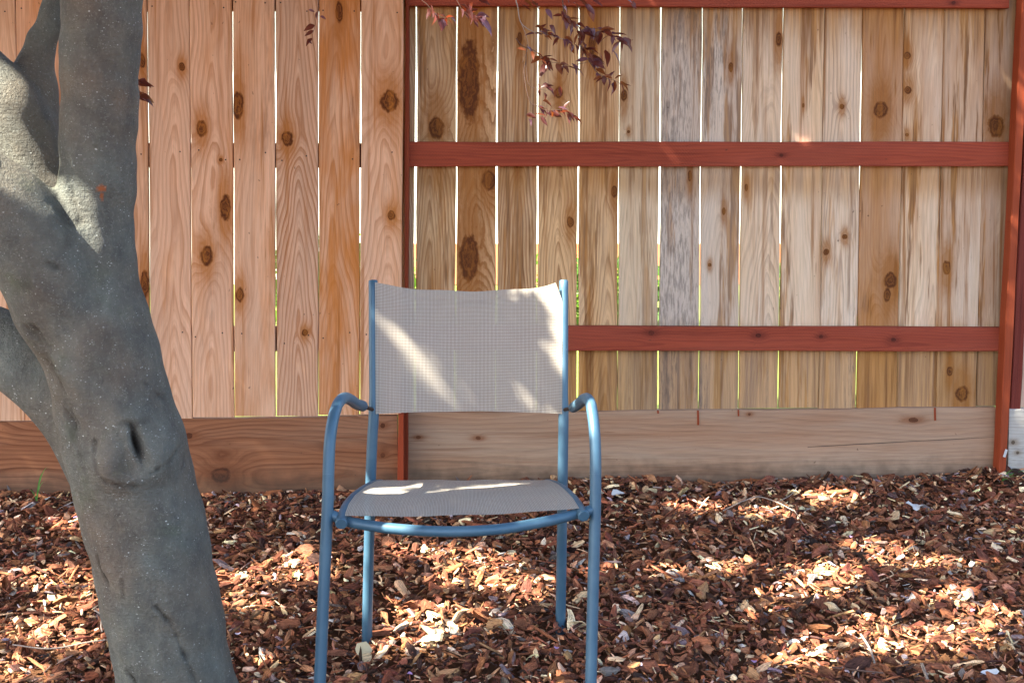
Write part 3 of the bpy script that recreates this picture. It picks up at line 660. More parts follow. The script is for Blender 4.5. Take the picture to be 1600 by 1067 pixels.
    me.vertices.foreach_set('co', co.astype(np.float32).ravel())
    for nm, arr in (('crack', crack), ('rust', rust)):
        a = me.attributes.new(nm, 'FLOAT', 'POINT'); a.data.foreach_set('value', np.clip(arr, 0, 1).astype(np.float32))
    me.update(); me.shade_smooth()
shape_trunk(tm); tro = link('trunk', tm, tree, M['bark'])
print('trunk verts', len(tm.vertices))

# crown: leaves overhead, thinned where the photograph shows sun reaching the ground, chair and post
def crown():
    n = 150000
    cen = np.array([-2.15, 2.15, 3.35]); rad = np.array([3.5, 2.6, 1.05])
    p = rng.uniform(-1, 1, (n * 2, 3)); p = p[(p ** 2).sum(1) < 1][:n]; p = cen + p * rad
    q = rng.uniform(-1, 1, (98000, 3)); q = q[(q ** 2).sum(1) < 1]; p = np.concatenate([p, np.array([-.75, 3.35, 3.25]) + q * np.array([2.5, 1.7, .8])]); n = len(p)  # second lobe added to shade the upper right fence
    p[:, 2] += .25 * np.sin(p[:, 0] * 1.7) * np.cos(p[:, 1] * 2.1)
    d = np.array(SUN); keep = np.ones(n, bool)
    holes = []   # (plane point, plane normal, half axis a, half axis b)
    def spot(px, py, rx, ry, surf, ang=0.):
        """ellipse on a surface, half sizes in photo pixels"""
        if surf == 'g': f = lambda a, b: PG(a, b, .01); nrm = Vector((0, 0, 1))
        elif surf == 's': f = lambda a, b: PG(a, b, .43); nrm = Vector((0, 0, 1))
        elif surf == 'f': f = lambda a, b: PF(a, b, DRAIL); nrm = Vector((0, 1, 0))
        elif surf == 'p': f = lambda a, b: PF(a, b, 4.49); nrm = Vector((0, 1, 0))
        elif surf == 't': f = lambda a, b: P(a, b, 2.66); nrm = Vector((0, 1, 0))
        elif surf == 'u': f = lambda a, b: P(a, b, 3.18 if px < 700 else 3.25); nrm = Vector((0, 1, 0))
        elif surf == 'a': f = lambda a, b: P(a, b, 2.93); nrm = Vector((0, 1, 0))
        else:
            u_ = (px - 583) / 300.; v_ = (645 - py) / 204.; Dd = 3.178 + .07 * u_ + .085 * v_ + .16 * u_ * (1 - u_) * (1 - .35 * v_)
            f = lambda a, b: P(a, b, Dd); nrm = Vector((0, 1, 0))
        c = f(px, py); ca, sa = math.cos(ang), math.sin(ang)
        A_ = f(px + rx * ca, py + rx * sa) - c; B_ = f(px - ry * sa, py + ry * ca) - c
        holes.append((np.array(c), np.array(nrm), np.array(A_), np.array(B_), {'g': .058, 's': .034, 'c': .006, 'u': .034, 'a': .034, 't': .014, 'p': .026, 'f': .012}[surf]))
    G = [(130, 815, 30, 7), (60, 818, 12, 5), (80, 905, 60, 9), (130, 945, 45, 10), (60, 985, 55, 9), (110, 1000, 30, 8), (20, 1040, 25, 6), (365, 900, 22, 9), (450, 890, 40, 7), (380, 935, 20, 6), (475, 870, 22, 5),
         (650, 860, 55, 6), (745, 875, 50, 8), (730, 900, 45, 7), (800, 905, 40, 8), (555, 945, 45, 14), (600, 960, 40, 12), (690, 950, 45, 9), (755, 985, 40, 20), (700, 1000, 50, 9), (630, 1005, 35, 7), (845, 938, 14, 6), (570, 1025, 18, 8),
         (975, 888, 46, 5), (1050, 890, 30, 5), (1150, 880, 25, 5), (1285, 890, 50, 9), (1260, 915, 70, 8), (1225, 960, 45, 12), (1240, 980, 40, 8), (1330, 960, 45, 14), (1390, 1000, 30, 8), (1475, 995, 60, 9), (1540, 965, 30, 8),
         (1430, 870, 50, 6), (1370, 850, 30, 5), (1560, 880, 25, 5), (1200, 800, 25, 5), (1300, 775, 30, 4), (1090, 790, 25, 4), (1250, 1020, 20, 8), (980, 790, 14, 5), (1480, 930, 25, 6), (820, 1050, 30, 6), (450, 1030, 25, 6)]
    for g in G:
        if g[2] > 20 or g[3] > 5: spot(g[0], g[1], g[2] * .82, g[3] * .85, 'g')
    for (a, b, c_, e, an) in ((628, 525, 48, 12, .86), (668, 570, 50, 19, .86), (694, 612, 40, 27, .86), (722, 548, 10, 3, .8), (842, 515, 52, 9, .86), (808, 612, 24, 15, 1.2), (828, 634, 24, 15, .9), (800, 594, 8, 3, .8), (632, 640, 10, 3, 0)):
        spot(a, b, c_, e, 'c', an)
    for (a, b, c_, e) in ((620, 757, 28, 2.5), (790, 758, 50, 3), (862, 771, 26, 4), (660, 784, 46, 6), (778, 790, 36, 8), (830, 775, 30, 4), (600, 770, 20, 3), (705, 770, 26, 2)): spot(a, b, c_, e, 's')
    for (a, b, c_, e) in ((577, 715, 8, 40), (878, 712, 8, 40), (572, 858, 6, 30), (578, 660, 6, 10)): spot(a, b, c_, e, 'u')
    for (a, b, c_, e) in ((925, 628, 10, 16), (926, 655, 6, 14)): spot(a, b, c_, e, 'a')
    for (a, b, c_, e, an) in ((1578, 470, 10, 50, 0), (1588, 310, 9, 45, 0), (1592, 170, 8, 30, 0), (1570, 590, 7, 20, 0), (1590, 100, 5, 22, 0), (1575, 345, 4, 30, 0)): spot(a, b, c_, e, 'p', an)
    for (a, b, c_, e, an) in ((1238, 200, 30, 7, .9), (1000, 2, 25, 5, 0), (1190, 45, 6, 3, 0), (1050, 240, 14, 5, .7)): spot(a, b, c_, e, 'f', an)
    for (a, b, c_, e, an) in ((26, 238, 46, 13, .95), (110, 283, 36, 7, .25), (68, 288, 18, 7, .3), (0, 195, 16, 14, .8)): spot(a, b, c_, e, 't', an)
    for (c, nrm, A_, B_, ext) in holes:
        t = ((c - p) @ nrm) / (d @ nrm); h = p + t[:, None] * d - c
        la, lb_ = np.linalg.norm(A_), np.linalg.norm(B_)
        # size grown in the plane across the light by about a leaf's half width
        # use projection perpendicular to the sun for the growth
        a2 = A_ / la; b2 = B_ / lb_
        pa = np.linalg.norm(a2 - d * (a2 @ d)); pb = np.linalg.norm(b2 - d * (b2 @ d))
        G2 = np.array([[1., a2 @ b2], [a2 @ b2, 1.]]); rhs = np.stack([h @ a2, h @ b2]); uv = np.linalg.solve(G2, rhs)
        e = (uv[0] / (la + ext / max(pa, .25))) ** 2 + (uv[1] / (lb_ + ext / max(pb, .25))) ** 2
        keep &= e > 1
    # keep the view itself free of crown leaves
    rel = p - np.array([0, 0, CAMH]); keep &= ~((rel[:, 1] > .15) & (rel[:, 2] < rel[:, 1] * .21 + .25))
    # unseen leaf sprays added to block sun from stem, limb and sling top
    q = []
    for k in range(4800):
        T_ = P(random.uniform(92, 225), random.uniform(-60, 222), 2.54) if k % 3 else (P(random.uniform(-60, 80), random.uniform(420, 600), 2.68) if k % 2 else P(random.uniform(612, 770), random.uniform(445, 488), 3.27)); zt = random.uniform(2.35, 3.3); t = (zt - T_.z) / -SUN.z
        q.append(T_ - SUN * t)
    q = np.array([tuple(v) for v in q]) + rng.normal(0, .02, (4800, 3)); rel = q - np.array([0, 0, CAMH]); q = q[~((rel[:, 1] > .15) & (rel[:, 2] < rel[:, 1] * .21 + .25))]
    p = np.concatenate([p[keep], q]); n = len(p)
    a = rng.normal(size=(n, 3)); a[:, 2] *= .5; a /= np.linalg.norm(a, axis=1)[:, None]
    b = np.cross(a, rng.normal(size=(n, 3)) * .6 + np.array([0, 0, 1.])); b /= np.linalg.norm(b, axis=1)[:, None]
    s = .034 * (.7 + .6 * rng.random((n, 1)))
    V = np.zeros((n * 4, 3)); V[0::4] = p - a * s; V[1::4] = p - b * s * .5; V[2::4] = p + a * s; V[3::4] = p + b * s * .5
    me = bpy.data.meshes.new('crown'); me.vertices.add(n * 4); me.vertices.foreach_set('co', V.astype(np.float32).ravel())
    me.loops.add(n * 4); me.loops.foreach_set('vertex_index', np.arange(n * 4, dtype=np.int32)); me.polygons.add(n); me.polygons.foreach_set('loop_start', np.arange(0, n * 4, 4, dtype=np.int32))
    me.update(calc_edges=True); me.validate()
    o = link('crown', me, tree, M['leaf_crown']); o['kind'] = 'stuff'; print('crown leaves', n)
crown()

# ------------------------------------------------------------------ hanging leafy twigs in view
def leaf_mesh(name, L=1., w=.36, fold=.12, droop=.18, seed=0):
    r = random.Random(seed); n = 7; V = []; F = []; UV = []
    for i in range(n):
        t = i / (n - 1); hw = w * .5 * math.sin(math.pi * min(1, t ** .85 * .98 + .01)) * (1 - .25 * t) * 1.25
        if i in (0, n - 1): hw = .008
        x = t * L; z = -droop * t * t + r.uniform(-.012, .012)
        V += [(x, -hw, z + fold * hw), (x, 0, z - .0), (x, hw, z + fold * hw * r.uniform(.5, 1.4))]; UV += [(t, 0), (t, .5), (t, 1)]
    for i in range(n - 1):
        F += [(i * 3, i * 3 + 3, i * 3 + 4, i * 3 + 1), (i * 3 + 1, i * 3 + 4, i * 3 + 5, i * 3 + 2)]
    me = mesh_from(name, V, F, True); uvl = me.uv_layers.new(name='UVMap')
    for lp in me.loops: uvl.data[lp.index].uv = UV[lp.vertex_index]
    return me
leafs = []
for mi, mk in enumerate(('leaf_dark', 'leaf_purple', 'leaf_sunlit')):
    for q in range(3):
        me = leaf_mesh('leaf', w=(.34, .42, .50)[q], fold=(.5, .9, .2)[q], droop=(.1, .28, .45)[q], seed=mi * 3 + q); me.materials.append(M[mk]); leafs.append(me)
def put_leaf(parent, pos, direction, L, kind, roll):
    dv = Vector(direction).normalized(); up = Vector((0, 0, 1)); sdv = up.cross(dv)
    if sdv.length < .05: sdv = Vector((1, 0, 0))
    sdv.normalize(); nz = dv.cross(sdv); R = Matrix((dv, sdv, nz)).transposed().to_4x4() @ Matrix.Rotation(roll, 4, 'X')
    o = bpy.data.objects.new('leaf', leafs[kind * 3 + random.randrange(3)]); C.objects.link(o); o.parent = parent
    o.matrix_parent_inverse = Matrix.Identity(4); o.matrix_basis = Matrix.Translation(Vector(pos) - tree.location) @ R @ Matrix.Diagonal((L, L, L, 1))
TD = 3.3
def twig(pts, up, leaves, r0=.0022, D=TD, pale=False, hang=.35):
    """pts in the photo; up: extra point where it leaves the frame; leaves: (col,row,length px,angle deg,kind)"""
    Q = [Vector(q) for q in up] + [P(x, y, D + dz) for (x, y, dz) in pts]
    if up and pts[0][1] < 0: Q = [Q[0], Q[1].lerp(P(pts[0][0], -160, D), .8), P(pts[0][0] - 1, -80, D - .01)] + Q[2:]
    cm = catmull(Q, 5); n = len(cm)
    V, F = tube(cm, [r0 * (1 - .75 * i / n) for i in range(n)], seg=6); me = mesh_from('twig', V, F, True)
    o = link('twig', me, tree, M['drytwig'] if pale else M['twig'])
    for (x, y, L, ang, kind) in leaves:
        pos = P(x, y, D + random.uniform(-.03, .03)); a = math.radians(ang)
        dv = (math.cos(a), random.uniform(-.55, .55), -math.sin(a)); l2 = L / FPX * D * .84
        o2 = bpy.data.objects.new('leaf', None) if False else None
        put_leaf_on(o, pos, dv, l2, kind, random.uniform(-1.1, 1.1))
    return o
def put_leaf_on(parent, pos, direction, L, kind, roll):
    dv = Vector(direction).normalized(); sdv = Vector((0, 0, 1)).cross(dv)
    if sdv.length < .05: sdv = Vector((1, 0, 0))
    sdv.normalize(); nz = dv.cross(sdv); R = Matrix((dv, sdv, nz)).transposed().to_4x4() @ Matrix.Rotation(roll, 4, 'X')
    o = bpy.data.objects.new('leaf', leafs[kind * 3 + random.randrange(3)]); C.objects.link(o); o.parent = parent
    o.matrix_parent_inverse = Matrix.Identity(4)
    o.matrix_basis = Matrix.Translation(Vector(pos)) @ R @ Matrix.Diagonal((L, L, L, 1))
# a twig object keeps world coordinates in its mesh: its own frame is the world's
def rnd_leaves(pts, k, L=(16, 28), ang=(10, 80), kinds=(0, 0, 0, 1, 2), jit=4):
    out = []
    k = int(k * 1.9)
    for i in range(k):
        t = (i + random.random()) / k * (len(pts) - 1); a = int(min(t, len(pts) - 2)); f = t - a
        x = pts[a][0] * (1 - f) + pts[a + 1][0] * f; y = pts[a][1] * (1 - f) + pts[a + 1][1] * f
        an = random.uniform(*ang) if random.random() < .75 else random.uniform(-60, 200)
        out.append((x + random.uniform(-jit, jit), y + random.uniform(-jit, jit), random.uniform(*L), an, random.choice(kinds)))
    return out
U = lambda x, z=2.3: [(-.5 + x * .1, 2.9, 2.75), (x, 3.15, z)]
t1 = [(805, -10, 0), (809, 12, 0), (814, 36, 0), (833, 50, 0), (854, 54, .02), (880, 62, .02), (897, 67, 0)]
twig(t1, U(.02), rnd_leaves(t1[3:], 11, (13, 22), (-20, 90)) + [(836, 42, 22, 15, 2), (846, 44, 20, 40, 0)], pale=True)
twig([(814, 36, 0), (822, 56, 0), (825, 75, 0), (816, 98, 0)], [], [], r0=.0009, pale=True)
t2 = [(878, -12, 0), (880, 10, 0), (882, 28, .02), (895, 34, 0), (903, 50, 0), (906, 68, 0), (910, 80, 0)]
twig(t2, U(.15), rnd_leaves(t2, 13, (15, 25)) + [(877, 22, 20, 70, 2), (852, 15, 22, 40, 1), (858, 40, 26, 35, 0), (889, 40, 22, 70, 1), (920, 10, 30, 70, 2)])
t3 = [(903, 50, 0), (918, 45, .02), (935, 46, .0), (955, 54, .03), (972, 62, .0)]
twig(t3, [], rnd_leaves(t3, 15, (17, 30), (-10, 70), (0, 0, 1, 1, 2)) + [(970, 60, 36, 38, 0), (955, 78, 36, 42, 1), (945, 78, 30, 60, 0)], r0=.0012)
t4 = [(836, 80, 0), (845, 90, 0), (851, 97, 0), (866, 98, 0), (880, 100, 0), (898, 106, 0)]
twig([(816, 72, 0)] + t4[0:], [P(806, 60, TD)], rnd_leaves(t4, 9, (15, 26), (10, 60)) + [(808, 76, 18, 10, 2), (822, 72, 22, 30, 0), (830, 80, 16, 60, 2), (893, 99, 24, 55, 1)], r0=.0012)
t4b = [(908, 72, 0), (914, 85, .02), (921, 97, .0), (932, 112, 0), (944, 122, 0), (960, 126, 0), (970, 132, 0)]
twig(t4b, [], rnd_leaves(t4b, 10, (16, 28), (-5, 75)) + [(915, 75, 28, 20, 2), (925, 85, 30, 30, 0), (938, 82, 32, 75, 0), (940, 120, 20, 160, 2), (952, 122, 16, -70, 0), (960, 126, 26, 80, 2), (968, 128, 24, 50, 0), (925, 95, 24, 5, 1)], r0=.0014)
twig([(901, 101, 0), (912, 99, 0), (921, 97, 0)], [], [], r0=.0009)
t5 = [(826, 132, 0), (842, 139, 0), (855, 142, 0)]
twig([(822, 95, 0)] + t5, [P(824, 70, TD)], [(840, 132, 14, 40, 0), (845, 138, 24, -20, 0), (842, 140, 14, 80, 0), (852, 134, 18, 25, 1), (856, 138, 18, 40, 0), (850, 145, 14, 70, 0), (875, 135, 20, 85, 0), (868, 140, 16, 95, 2)], r0=.0010)
t6 = [(827, 157, 0), (840, 166, 0), (854, 173, 0), (872, 172, 0), (885, 175, 0), (898, 188, 0)]
twig([(819, 115, 0)] + t6, [P(822, 95, TD)], rnd_leaves(t6[1:], 8, (14, 24), (5, 70)) + [(848, 158, 24, 20, 2), (855, 178, 28, 5, 0), (835, 178, 24, 5, 0), (822, 180, 20, 10, 0), (845, 182, 22, 55, 0), (872, 168, 20, 10, 1), (885, 175, 24, 40, 0), (826, 186, 14, 60, 1)], r0=.0012)
t7 = [(655, -10, 0), (668, 8, 0), (680, 22, 0), (692, 28, 0), (702, 29, 0)]
twig(t7, U(-.28), rnd_leaves(t7[1:], 9, (14, 22), (10, 100)), r0=.0013)
t8 = [(712, -10, 0), (718, 8, 0), (724, 18, 0), (740, 28, 0), (756, 26, 0)]
twig(t8, U(-.18), rnd_leaves(t8[1:], 11, (15, 25), (-20, 70)) + [(745, 25, 24, -5, 1), (750, 30, 36, 35, 1)], r0=.0013)
twig([(745, -12, 0), (755, 2, 0), (762, 6, 0)], U(-.1), [(748, 0, 20, 10, 0), (755, 3, 18, 30, 2), (738, 4, 18, 120, 0)], r0=.001)
twig([(828, -12, 0), (832, 0, 0), (838, 8, 0)], U(.05), [(818, 2, 22, 20, 2), (830, 4, 22, 30, 0), (815, 8, 22, 30, 0)], r0=.001)
twig([(930, -12, 0), (925, 0, 0)], U(.22), [(905, 0, 26, 20, 0), (915, 6, 26, 50, 1), (895, 4, 22, 20, 0), (925, 0, 24, 30, 0)], r0=.001)
twig([(985, -12, 0), (990, 0, 0)], U(.3), [(975, -2, 22, 15, 0), (988, 2, 16, 70, 0)], r0=.001)
t9 = [(494, -12, 0), (497, 8, 0), (495, 25, 0), (491, 45, 0), (488, 62, 0), (496, 92, 0)]
twig(t9, U(-.5), [(482, 16, 16, 15, 1), (496, 18, 16, 100, 0), (500, 26, 12, 10, 1), (492, 40, 22, 165, 0), (490, 48, 20, 150, 0), (488, 60, 18, 150, 0), (480, 64, 10, 20, 0), (494, 6, 12, 30, 0)], r0=.0009, D=3.5)
t10 = [(205, 60, 0), (212, 100, 0), (217, 130, 0), (219, 155, 0)]
twig(t10, [(-1.05, 3.0, 2.4), (-.95, 2.85, 1.8)], [(212, 128, 34, 8, 0), (214, 132, 30, -10, 0), (212, 148, 30, 15, 0), (218, 152, 34, 5, 0), (222, 154, 26, 35, 0), (226, 156, 20, 20, 0), (214, 150, 26, -5, 2), (210, 140, 22, 30, 0)], r0=.0012, D=2.75)

# ------------------------------------------------------------------ chair
CH = (P(716, 1000, 3.0)); CH = Vector((CH.x, 3.0, 0))
chair = empty('patio_chair', CH, label='blue metal armchair with beige woven sling seat and back', cat='chair')
R_ = .0132
def ctube(name, pts, r=R_, n=8, **kw): return tube_obj(name, catmull(pts, n), r, chair, M['paint'], seg=20, bev=.002, **kw)
# uprights: rear leg and back rail in one tube (left, right)
Lup = [P(573, 1012, 3.19), P(575.5, 900, 3.185), P(579, 760, 3.175), P(581.5, 690, 3.18), P(584, 640, 3.19), P(583.5, 540, 3.225), P(583, 438, 3.27)]
Rup = [P(875.5, 990, 3.27), P(877, 900, 3.262), P(879, 760, 3.245), P(880, 690, 3.25), P(880.5, 640, 3.26), P(880.8, 540, 3.29), P(881, 438, 3.335)]
for u_ in (Lup, Rup):
    full = catmull(u_, 8)
    tube_obj('rear_leg', full[:33], R_, chair, M['paint'], seg=20, bev=.002, bevs=(1, 0))
    tube_obj('back_rail', full[32:], [R_, .0128] + [.0118] * (len(full) - 34), chair, M['paint'], seg=20, bev=.002, bevs=(0, 1))
# front leg + arm
def zfix(p, z): q = p.copy(); return q
Lfl = [P(498, 1100, 2.735), P(500.5, 1050, 2.745), P(505.5, 930, 2.77), P(511.5, 800, 2.80), P(513.2, 740, 2.815), P(514.6, 700, 2.83), P(518, 668, 2.85), P(523.5, 643, 2.875), P(530, 628, 2.905), P(539, 621.5, 2.95), P(548.5, 625, 3.01), P(556, 630.5, 3.06), P(567, 634.5, 3.13)]
Rfl = [P(923, 1090, 2.795), P(923.6, 1050, 2.805), P(926.5, 930, 2.835), P(930, 800, 2.865), P(930.6, 740, 2.88), P(930.2, 700, 2.895), P(928.4, 668, 2.915), P(925.6, 645, 2.94), P(922.5, 630, 2.965), P(917, 622.5, 3.01), P(910, 625, 3.07), P(905, 630.5, 3.12), P(896, 636.5, 3.20)]
# carry the legs down to the ground
for f_ in (Lfl, Rfl):
    d_ = (f_[0] - f_[1]).normalized(); f_[0] = f_[1] + d_ * ((f_[1].z - .0) / -d_.z)
arms = []
for f_, nm in ((Lfl, 'front_leg'), (Rfl, 'front_leg')):
    full = catmull(f_, 8); cut = 4 * 8
    arms.append(tube_obj('armrest', full[cut:], R_, chair, M['paint'], seg=20, bev=.002, bevs=(0, 1))); tube_obj('front_leg', full[:cut + 1], R_, chair, M['paint'], seg=20, bev=.002, bevs=(1, 0))
for f_, u_ in ((Lfl, Lup), (Rfl, Rup)):
    tube_obj('bolt', [f_[-1], u_[4] + Vector((0, -.004, 0))], .0048, chair, M['steel'], seg=10)
# scuff ticks on the left arm
for px in (521.5, 526.5):
    q = P(px, 634, 2.8745); q2 = P(px - .7, 641, 2.866)
    tube_obj('mark', [q, q2], .0016, arms[0], M['black'], seg=6); bpy.context.view_layer.update()
    o = C.objects[-1]; o.matrix_parent_inverse = Matrix.Translation(chair.location).inverted()
# bowed cross bar between the front legs
ctube('cross_bar', [P(513, 803, 2.803), P(522, 806, 2.805), P(545, 815, 2.80), P(600, 824, 2.775), P(660, 829, 2.765), P(720, 830, 2.765), P(785, 826, 2.78), P(850, 815, 2.815), P(900, 803, 2.855), P(915, 799, 2.862), P(929, 795, 2.867)], r=.0118)
# seat side rails, their round ends facing forward
Lsr = [P(533.5, 817, 2.775), P(535, 808, 2.80), P(540, 795, 2.84), P(550, 781, 2.90), P(566, 768, 2.97), P(584, 758.5, 3.05), P(597, 757, 3.16), P(603, 765, 3.24)]
Rsr = [P(911.5, 805, 2.835), P(907, 797, 2.86), P(900, 786, 2.90), P(890, 775, 2.95), P(877, 764, 3.02), P(862, 757, 3.11), P(852, 757, 3.21), P(848, 764, 3.29)]
for s_ in (Lsr, Rsr): ctube('seat_rail', s_, r=.0122)
ctube('rear_bar', [P(580, 768, 3.19), P(650, 772, 3.21), P(730, 774, 3.225), P(810, 772, 3.245), P(878, 766, 3.25)], r=.010)
# end discs
for s_ in (Lsr, Rsr):
    d_ = (s_[0] - s_[1]).normalized(); tube_obj('end_cap', [s_[0] - d_ * .002, s_[0] + d_ * .005], .0135, chair, M['paint'], seg=20, bev=.002)
def grid_sheet(name, fn, nu, nv, size, mat, thick=.0012, parent=chair):
    V = []; F = []; UV = []
    for j in range(nv + 1):
        for i in range(nu + 1):
            V.append(fn(i / nu, j / nv)); UV.append((i / nu * size[0], j / nv * size[1]))
    for j in range(nv):
        for i in range(nu):
            a = j * (nu + 1) + i; F.append((a, a + 1, a + nu + 2, a + nu + 1))
    me = mesh_from(name, V, F, True); uvl = me.uv_layers.new(name='UVMap')
    for lp in me.loops: uvl.data[lp.index].uv = UV[lp.vertex_index]
    return link(name, me, parent, mat)
def up_at(u_, py):      # point on an upright at a photo row
    rows = [(640, u_[4]), (540, u_[5]), (438, u_[6])]
    if py >= 540: t = (640 - py) / 100; return u_[4].lerp(u_[5], t)
    t = (540 - py) / 102; return u_[5].lerp(u_[6], t)
def back(u, v):
    """u left->right, v bottom->top"""
    yb = 645; yt_l, yt_r = 441, 441
    py = yb + (yt_l - yb) * v
    a = up_at(Lup, py) + Vector((.006, -.0128, 0)); b = up_at(Rup, py) + Vector((-.004, -.0128, 0))
    p = a.lerp(b, u)
    sag = 4 * u * (1 - u)
    w = v ** 6
    dip = (.026 * (1 - abs(2 * u - 1) ** 2.3)) * w
    # the loose corner on the right pulls in and folds back
    k = max(0, (u - .90) / .10) * max(0, (v - .86) / .14); p.x -= .018 * k; p.y -= .010 * k
    p.y += .040 * sag * (1 - .35 * v) + .012 * sag * w
    p.z += -dip + .0015 * math.sin(u * 19 + 1) * w - .002 * sag * (1 - v) ** 4
    p.y += .0018 * math.sin(u * 14 + v * 5) * sag + .004 * math.exp(-((v - .90) / .03) ** 2) * sag
    return p
bw = (Rup[4] - Lup[4]).length; bh = .325
cv = grid_sheet('back_sling', back, 60, 44, (bw, bh), M['sling'])
def top_hem(u, v):
    p = back(u, .945 + .055 * v if v < 1 else 1.0); n = Vector((0, -.004, 0)); k = max(0, (u - .6) / .4)
    return p + n + Vector((0, -.002 * math.sin(u * 11), .004 * v + .004 * math.sin(u * 8 + 2) * v * (.4 + k)))
grid_sheet('hem', top_hem, 60, 4, (bw, .02), M['hem'], parent=cv).matrix_parent_inverse = Matrix.Translation(chair.location).inverted()
def bot_hem(u, v): return back(u, .022 * v) + Vector((0, -.0022, 0))
grid_sheet('hem', bot_hem, 60, 2, (bw, .008), M['hem'], parent=cv).matrix_parent_inverse = Matrix.Translation(chair.location).inverted()
# doubled cloth where the sling is sewn round each back rail
for sd in (0, 1):
    def side_hem(u, v, sd=sd):
        q = back(u * .034 if sd == 0 else 1 - (1 - u) * .034, v * .97); return q + Vector((0, -.0024 + .0006 * math.sin(v * 40), 0))
    grid_sheet('hem', side_hem, 3, 44, (.016, bh), M['hem'], parent=cv).matrix_parent_inverse = Matrix.Translation(chair.location).inverted()
def seat(u, v):
    """u left->right, v front->back"""
    def rail_at(s_, t):
        t = t * (len(s_) - 2) + 0.35; i = min(int(t), len(s_) - 2); return s_[i].lerp(s_[i + 1], t - i)
    a = rail_at(Lsr, v * .93); b = rail_at(Rsr, v * .93); a = a + Vector((.007, 0, .0118)); b = b + Vector((-.007, 0, .0118))
    p = a.lerp(b, u); sag = 4 * u * (1 - u)
    p.z -= .012 * sag * math.sin(math.pi * min(1, v * .8 + .2)) ; p.y += .006 * sag * (1 - v) ** 2 * 0 - .0
    p.z += .0012 * math.sin(u * 17 + v * 9) * sag
    return p
ss = grid_sheet('seat_sling', seat, 50, 40, ((Rsr[0] - Lsr[0]).length, .44), M['sling'])
def seat_hem(u, v): return seat(u, .03 * v) + Vector((0, -.001, .0015))
grid_sheet('hem', seat_hem, 50, 2, (.5, .012), M['hem'], parent=ss).matrix_parent_inverse = Matrix.Translation(chair.location).inverted()

# ------------------------------------------------------------------ loose bits on the mulch
def lobed(name, R0, lobes, depth, seed, mat, curl=.3, asp=.6):
    r = random.Random(seed); n = lobes * 4; V = [(0, 0, 0)]; ring = []
    for i in range(n):
        a = 2 * math.pi * i / n; rr = R0 * (1 - depth * (0.5 - .5 * math.cos(a * lobes)) * r.uniform(.7, 1.2)); x, y = math.cos(a) * rr, math.sin(a) * rr * asp
        for f in (.55, 1.):
            V.append((x * f, y * f, curl * R0 * (f * f) * (.4 + .6 * math.sin(a * 2 + seed)) * r.uniform(.5, 1.2)))
        ring.append(len(V) - 1)
    F = []
    for i in range(n):
        j = (i + 1) % n; F.append((0, 1 + i * 2, 1 + j * 2)); F.append((1 + i * 2, 2 + i * 2, 2 + j * 2, 1 + j * 2))
    me = mesh_from(name, V, F, True); me.materials.append(mat); return me
def lay(name, me, px, py, rot, label, cat, group=None, tilt=(0, 0), up=.022):
    g = PG(px, py, .0); z = float(hgt(g.x, g.y)) + up; o = bpy.data.objects.new(name, me); C.objects.link(o); o.location = (g.x, g.y, z); o.rotation_euler = (tilt[0], tilt[1], rot)
    return tag(o, label, cat, group)
lay('dry_leaf', lobed('dry_leaf', .050, 5, .62, 3, M['dryleaf'], .35), 680, 1000, .1, 'curled cream lobed leaf lying under the chair seat', 'leaf', tilt=(.35, .1), up=.030)
lay('dry_leaf', lobed('dry_leaf', .024, 3, .25, 5, M['dryleaf'], .5, .9), 568, 1022, .5, 'small cream leaf beside the left rear chair leg', 'leaf', tilt=(.6, 0), up=.032)
lay('dry_leaf', lobed('dry_leaf', .036, 4, .5, 8, M['paleleaf'], .5, .5), 1432, 800, -.3, 'pale grey curled leaf on the mulch toward the right post', 'leaf', tilt=(.4, 0), up=.03)
lay('dry_leaf', lobed('dry_leaf', .040, 5, .6, 11, M['tanleaf'], .4, .7), 1186, 746, .8, 'tan leaf leaning against the middle of the right kickboard', 'leaf', tilt=(1.1, 0), up=.035)
lay('dry_leaf', lobed('dry_leaf', .030, 3, .3, 13, M['paleleaf'], .4, .8), 1545, 744, .2, 'whitish leaf at the foot of the red post', 'leaf', tilt=(.7, 0), up=.03)
lay('dry_leaf', lobed('dry_leaf', .028, 3, .3, 17, M['paleleaf'], .4, .5), 965, 788, .2, 'greyish leaf right of the right armrest leg', 'leaf', tilt=(.5, 0), up=.028)
lay('dry_leaf', lobed('dry_leaf', .026, 3, .3, 19, M['paleleaf'], .3, .4), 1545, 1060, .2, 'pale leaf at the lower right corner of the mulch', 'leaf', tilt=(.5, 0), up=.03)
def ground_twig(pts, r, label, mat='drytwig', forks=()):
    Q = []
    for (x, y) in pts: g = PG(x, y); Q.append(Vector((g.x, g.y, float(hgt(g.x, g.y)) + .030 + random.uniform(0, .006))))
    V, F = tube(catmull(Q, 4), r, seg=6)
    for fk in forks:
        Q2 = []
        for (x, y) in fk: g = PG(x, y); Q2.append(Vector((g.x, g.y, float(hgt(g.x, g.y)) + .034)))
        tube(catmull(Q2, 3), r * .7, seg=6, V=V, F=F)
    o = link('fallen_twig', mesh_from('fallen_twig', V, F, True), None, M[mat]); tag(o, label, 'twig')
ground_twig([(20, 1024), (80, 1027), (140, 1020), (185, 1018)], .0018, 'long thin grey twig lying left of the tree trunk')
ground_twig([(148, 975), (165, 985), (180, 998)], .0022, 'short whitish twig touching the left side of the trunk', forks=[[(160, 983), (158, 998), (160, 1006)]])
ground_twig([(1130, 812), (1160, 795), (1185, 788), (1215, 795), (1240, 805)], .0020, 'thin branching twig on the mulch below the right kickboard', forks=[[(1215, 795), (1235, 785), (1245, 775)], [(1240, 805), (1256, 828)]])
ground_twig([(1345, 1002), (1358, 1022), (1366, 1045)], .0028, 'stout tan stick slanting on the mulch at the lower right')
